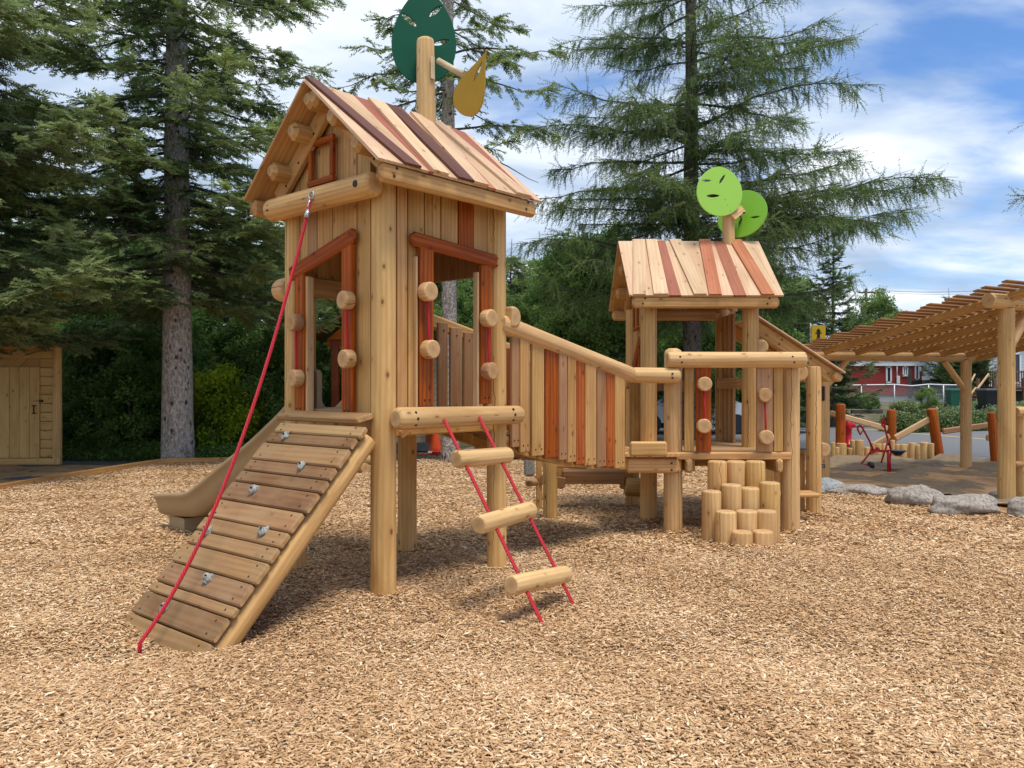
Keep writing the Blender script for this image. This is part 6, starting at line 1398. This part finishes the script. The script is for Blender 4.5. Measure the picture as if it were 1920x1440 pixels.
# broadleaf trees
gT = 'leafy trees behind the playground'
tA = make_leafy('leafy_tree', fx(1110, 25), 25, M['leaf'], 'bushy broadleaf tree left of the low house roof', gT, 'tree', H=7.0, rad=2.0, seed=61, z0=.8, nclump=120, per=26, ls=.27, trunk=.09, egg=.5, clr=.34)
tB = make_leafy('leafy_tree', fx(975, 24), 24, M['leaf'], 'pale feathery young tree beside the tall tower wall', gT, 'tree', H=4.3, rad=1.1, seed=66, z0=.3, nclump=75, per=24, ls=.20, trunk=.05, tones=(.5, 1.0), clr=.36)
for k, (px, Y, pr, s_, lab) in enumerate([(1050, 24, tB, 1.1, 'young leafy tree above the upper half of the bridge rail'), (1160, 23, tB, 1.05, 'young leafy tree left of the low house wall'), (1320, 26, tA, .62, 'leafy tree seen through the low house opening'), (1420, 27, tA, .66, 'leafy tree behind the lean-to'), (1250, 27, tA, .7, 'leafy tree behind the left post of the low house'),
      (1640, 62, tB, 2.0, 'leafy tree right of the dense spruce below the utility pole'), (1672, 64, tB, 1.75, 'leafy tree above the left part of the shelter roof'), (1795, 43.5, tA, .55, 'dark leafy tree between the red and white houses'), (1462, 29, tB, .9, 'light leafy tree behind the lean-to roof'), (740, 24, tA, .75, 'leafy tree seen between the tower posts'), (900, 24, tA, .7, 'leafy tree seen through the bridge opening')]):
    dup(pr, fx(px, Y), Y, k*2.1, s_, lab, group=gT)
for k, (px, Y, s_) in enumerate([(-20, 33, 1.25), (90, 35, 1.3), (180, 34, 1.2), (290, 36, 1.35), (380, 35, 1.15), (480, 36, 1.2), (575, 35, 1.1), (680, 36, 1.1), (790, 36, 1.15), (900, 36, 1.05), (1010, 36, 1.0), (1090, 37, 1.1), (1190, 36, 1.15), (1280, 37, 1.2), (1370, 36, 1.1), (1455, 37, 1.0)]):
    dup(tA, fx(px, Y), Y, k*1.3+.4, s_, 'broadleaf tree in the far belt, '+ords[k]+' from the left', group='far belt of leafy trees')
# shrubs on the left
gS = 'dark shrubs behind the grey trunk'
sA = make_leafy('shrub', fx(180, 18.6), 18.6, M['dleaf'], 'dark leafy shrub just right of the shed', gS, 'shrub', H=3.1, rad=1.15, seed=71, z0=-.1, nclump=80, per=20, ls=.19, egg=.42, clr=.34)
sB = make_leafy('shrub', fx(240, 17.9), 17.9, M['dleaf'], 'dark leafy shrub left of the grey trunk', gS, 'shrub', H=2.5, rad=1.0, seed=74, z0=-.1, nclump=70, per=20, ls=.17, egg=.42, clr=.36, tones=(.3, .9))
for k, (px, Y, pr, s_, lab) in enumerate([(150, 17.6, sB, .6, 'low dark shrub at the corner of the shed'), (290, 19, sA, 1.05, 'tall dark shrub immediately left of the grey trunk'), (385, 17.5, sB, .45, 'low dark shrub immediately right of the grey trunk'), (450, 21.2, sB, .9, 'dark shrub in front of the yellow-green bush'), (505, 18.4, sA, .92, 'dark shrub touching the climbing rope'),
      (350, 21, sA, 1.2, 'dark shrub behind the grey trunk'), (550, 20, sA, 1.0, 'dark shrub behind the slide top'), (200, 21.5, sA, 1.3, 'tall dark shrub behind the shed corner'), (90, 21, sB, 1.4, 'dark shrub rising behind the shed roof'), (600, 22, sB, 1.1, 'dark shrub behind the tower doorway'), (470, 21.5, sA, 1.1, 'dark shrub behind the yellow-green bush'), (220, 17.3, sB, .45, 'very low dark shrub at the edge of the gravel'), (330, 18.4, sB, .55, 'low dark shrub hidden partly by the grey trunk'), (540, 18.4, sB, .75, 'dark shrub left of the tower post'), (280, 22, sA, 1.35, 'tall dark shrub between shed and grey trunk')]):
    dup(pr, fx(px, Y), Y, k*1.9, s_, lab, group=gS)
make_leafy('shrub', fx(410, 17.9), 17.9, M['yleaf'], 'bright yellow-green shrub right of the grey trunk', None, 'shrub', H=2.0, rad=.95, seed=81, z0=.2, nclump=60, per=20, ls=.17, egg=.6, clr=.36, tones=(.15, 1.0))
make_leafy('round_shrub', fx(1737, 35.5), 35.5, M['leaf'], 'small round clipped shrub above the hedge', None, 'shrub', H=1.65-.55+.2, rad=.45, seed=83, z0=.1, nclump=34, per=20, ls=.11, egg=.6, clr=.4, tones=(.5, .95))
# hedge and grass
def strip(name, pts, hh, ww, n, ls, mat, seed, lab, cat, kind=None, tones=(.2, .9)):
    rs_ = np.random.RandomState(seed); P = np.array([[p[0], p[1]] for p in pts]); seg = np.linalg.norm(np.diff(P, axis=0), axis=1); cum = np.concatenate([[0], np.cumsum(seg)]); t = rs_.uniform(0, cum[-1], n); x = np.interp(t, cum, P[:, 0]); y = np.interp(t, cum, P[:, 1])
    a = rs_.uniform(0, 3.1416, n); rr = rs_.uniform(.55, 1, n)**.5; top = hh*(1+.16*np.sin(t*2.1+seed)+.12*np.sin(t*5.3)); x = x+rs_.normal(0, .1, n); y = y+np.cos(a)*rr*ww; z = np.sin(a)*rr*top
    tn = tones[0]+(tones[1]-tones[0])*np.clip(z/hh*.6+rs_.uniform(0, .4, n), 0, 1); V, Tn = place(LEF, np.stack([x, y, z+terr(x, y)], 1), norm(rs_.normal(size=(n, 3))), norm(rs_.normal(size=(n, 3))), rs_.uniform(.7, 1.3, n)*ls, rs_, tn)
    o = trimesh(name, V, Tn, mat); tag(o, lab, cat, kind=kind); return o
strip('hedge', [Gp(1672, 808), Gp(1760, 806), Gp(1860, 803), (fx(1960, 30), 30)], 0.64, .7, 6000, .17, M['hedge'], 91, 'loose green hedge along the far side of the road', 'hedge')
strip('fence_planting', [(fx(1470, 38.5), 38.5), (fx(1570, 38.5), 38.5), (fx(1640, 38.5), 38.5)], .42, .5, 2000, .2, M['leaf'], 93, 'dull green planting along the foot of the chain-link fence', 'planting', tones=(.2, .75))
strip('tall_grass', [(fx(1690, 37), 37), (fx(1800, 37), 37), (fx(1960, 37), 37)], 0.28, .8, 3500, .18, M['hedge'], 95, 'pale tall grass and weeds behind the hedge', 'grass', 'stuff', (.4, 1))
strip('undergrowth', [(fx(120, 17.4), 17.4), (fx(300, 17.4), 17.4), (fx(430, 17.0), 17.2), (fx(600, 17.6), 17.6)], .32, .5, 3200, .13, M['dleaf'], 97, 'low green undergrowth along the edge of the gravel and chips', 'undergrowth', 'stuff', (.3, 1))
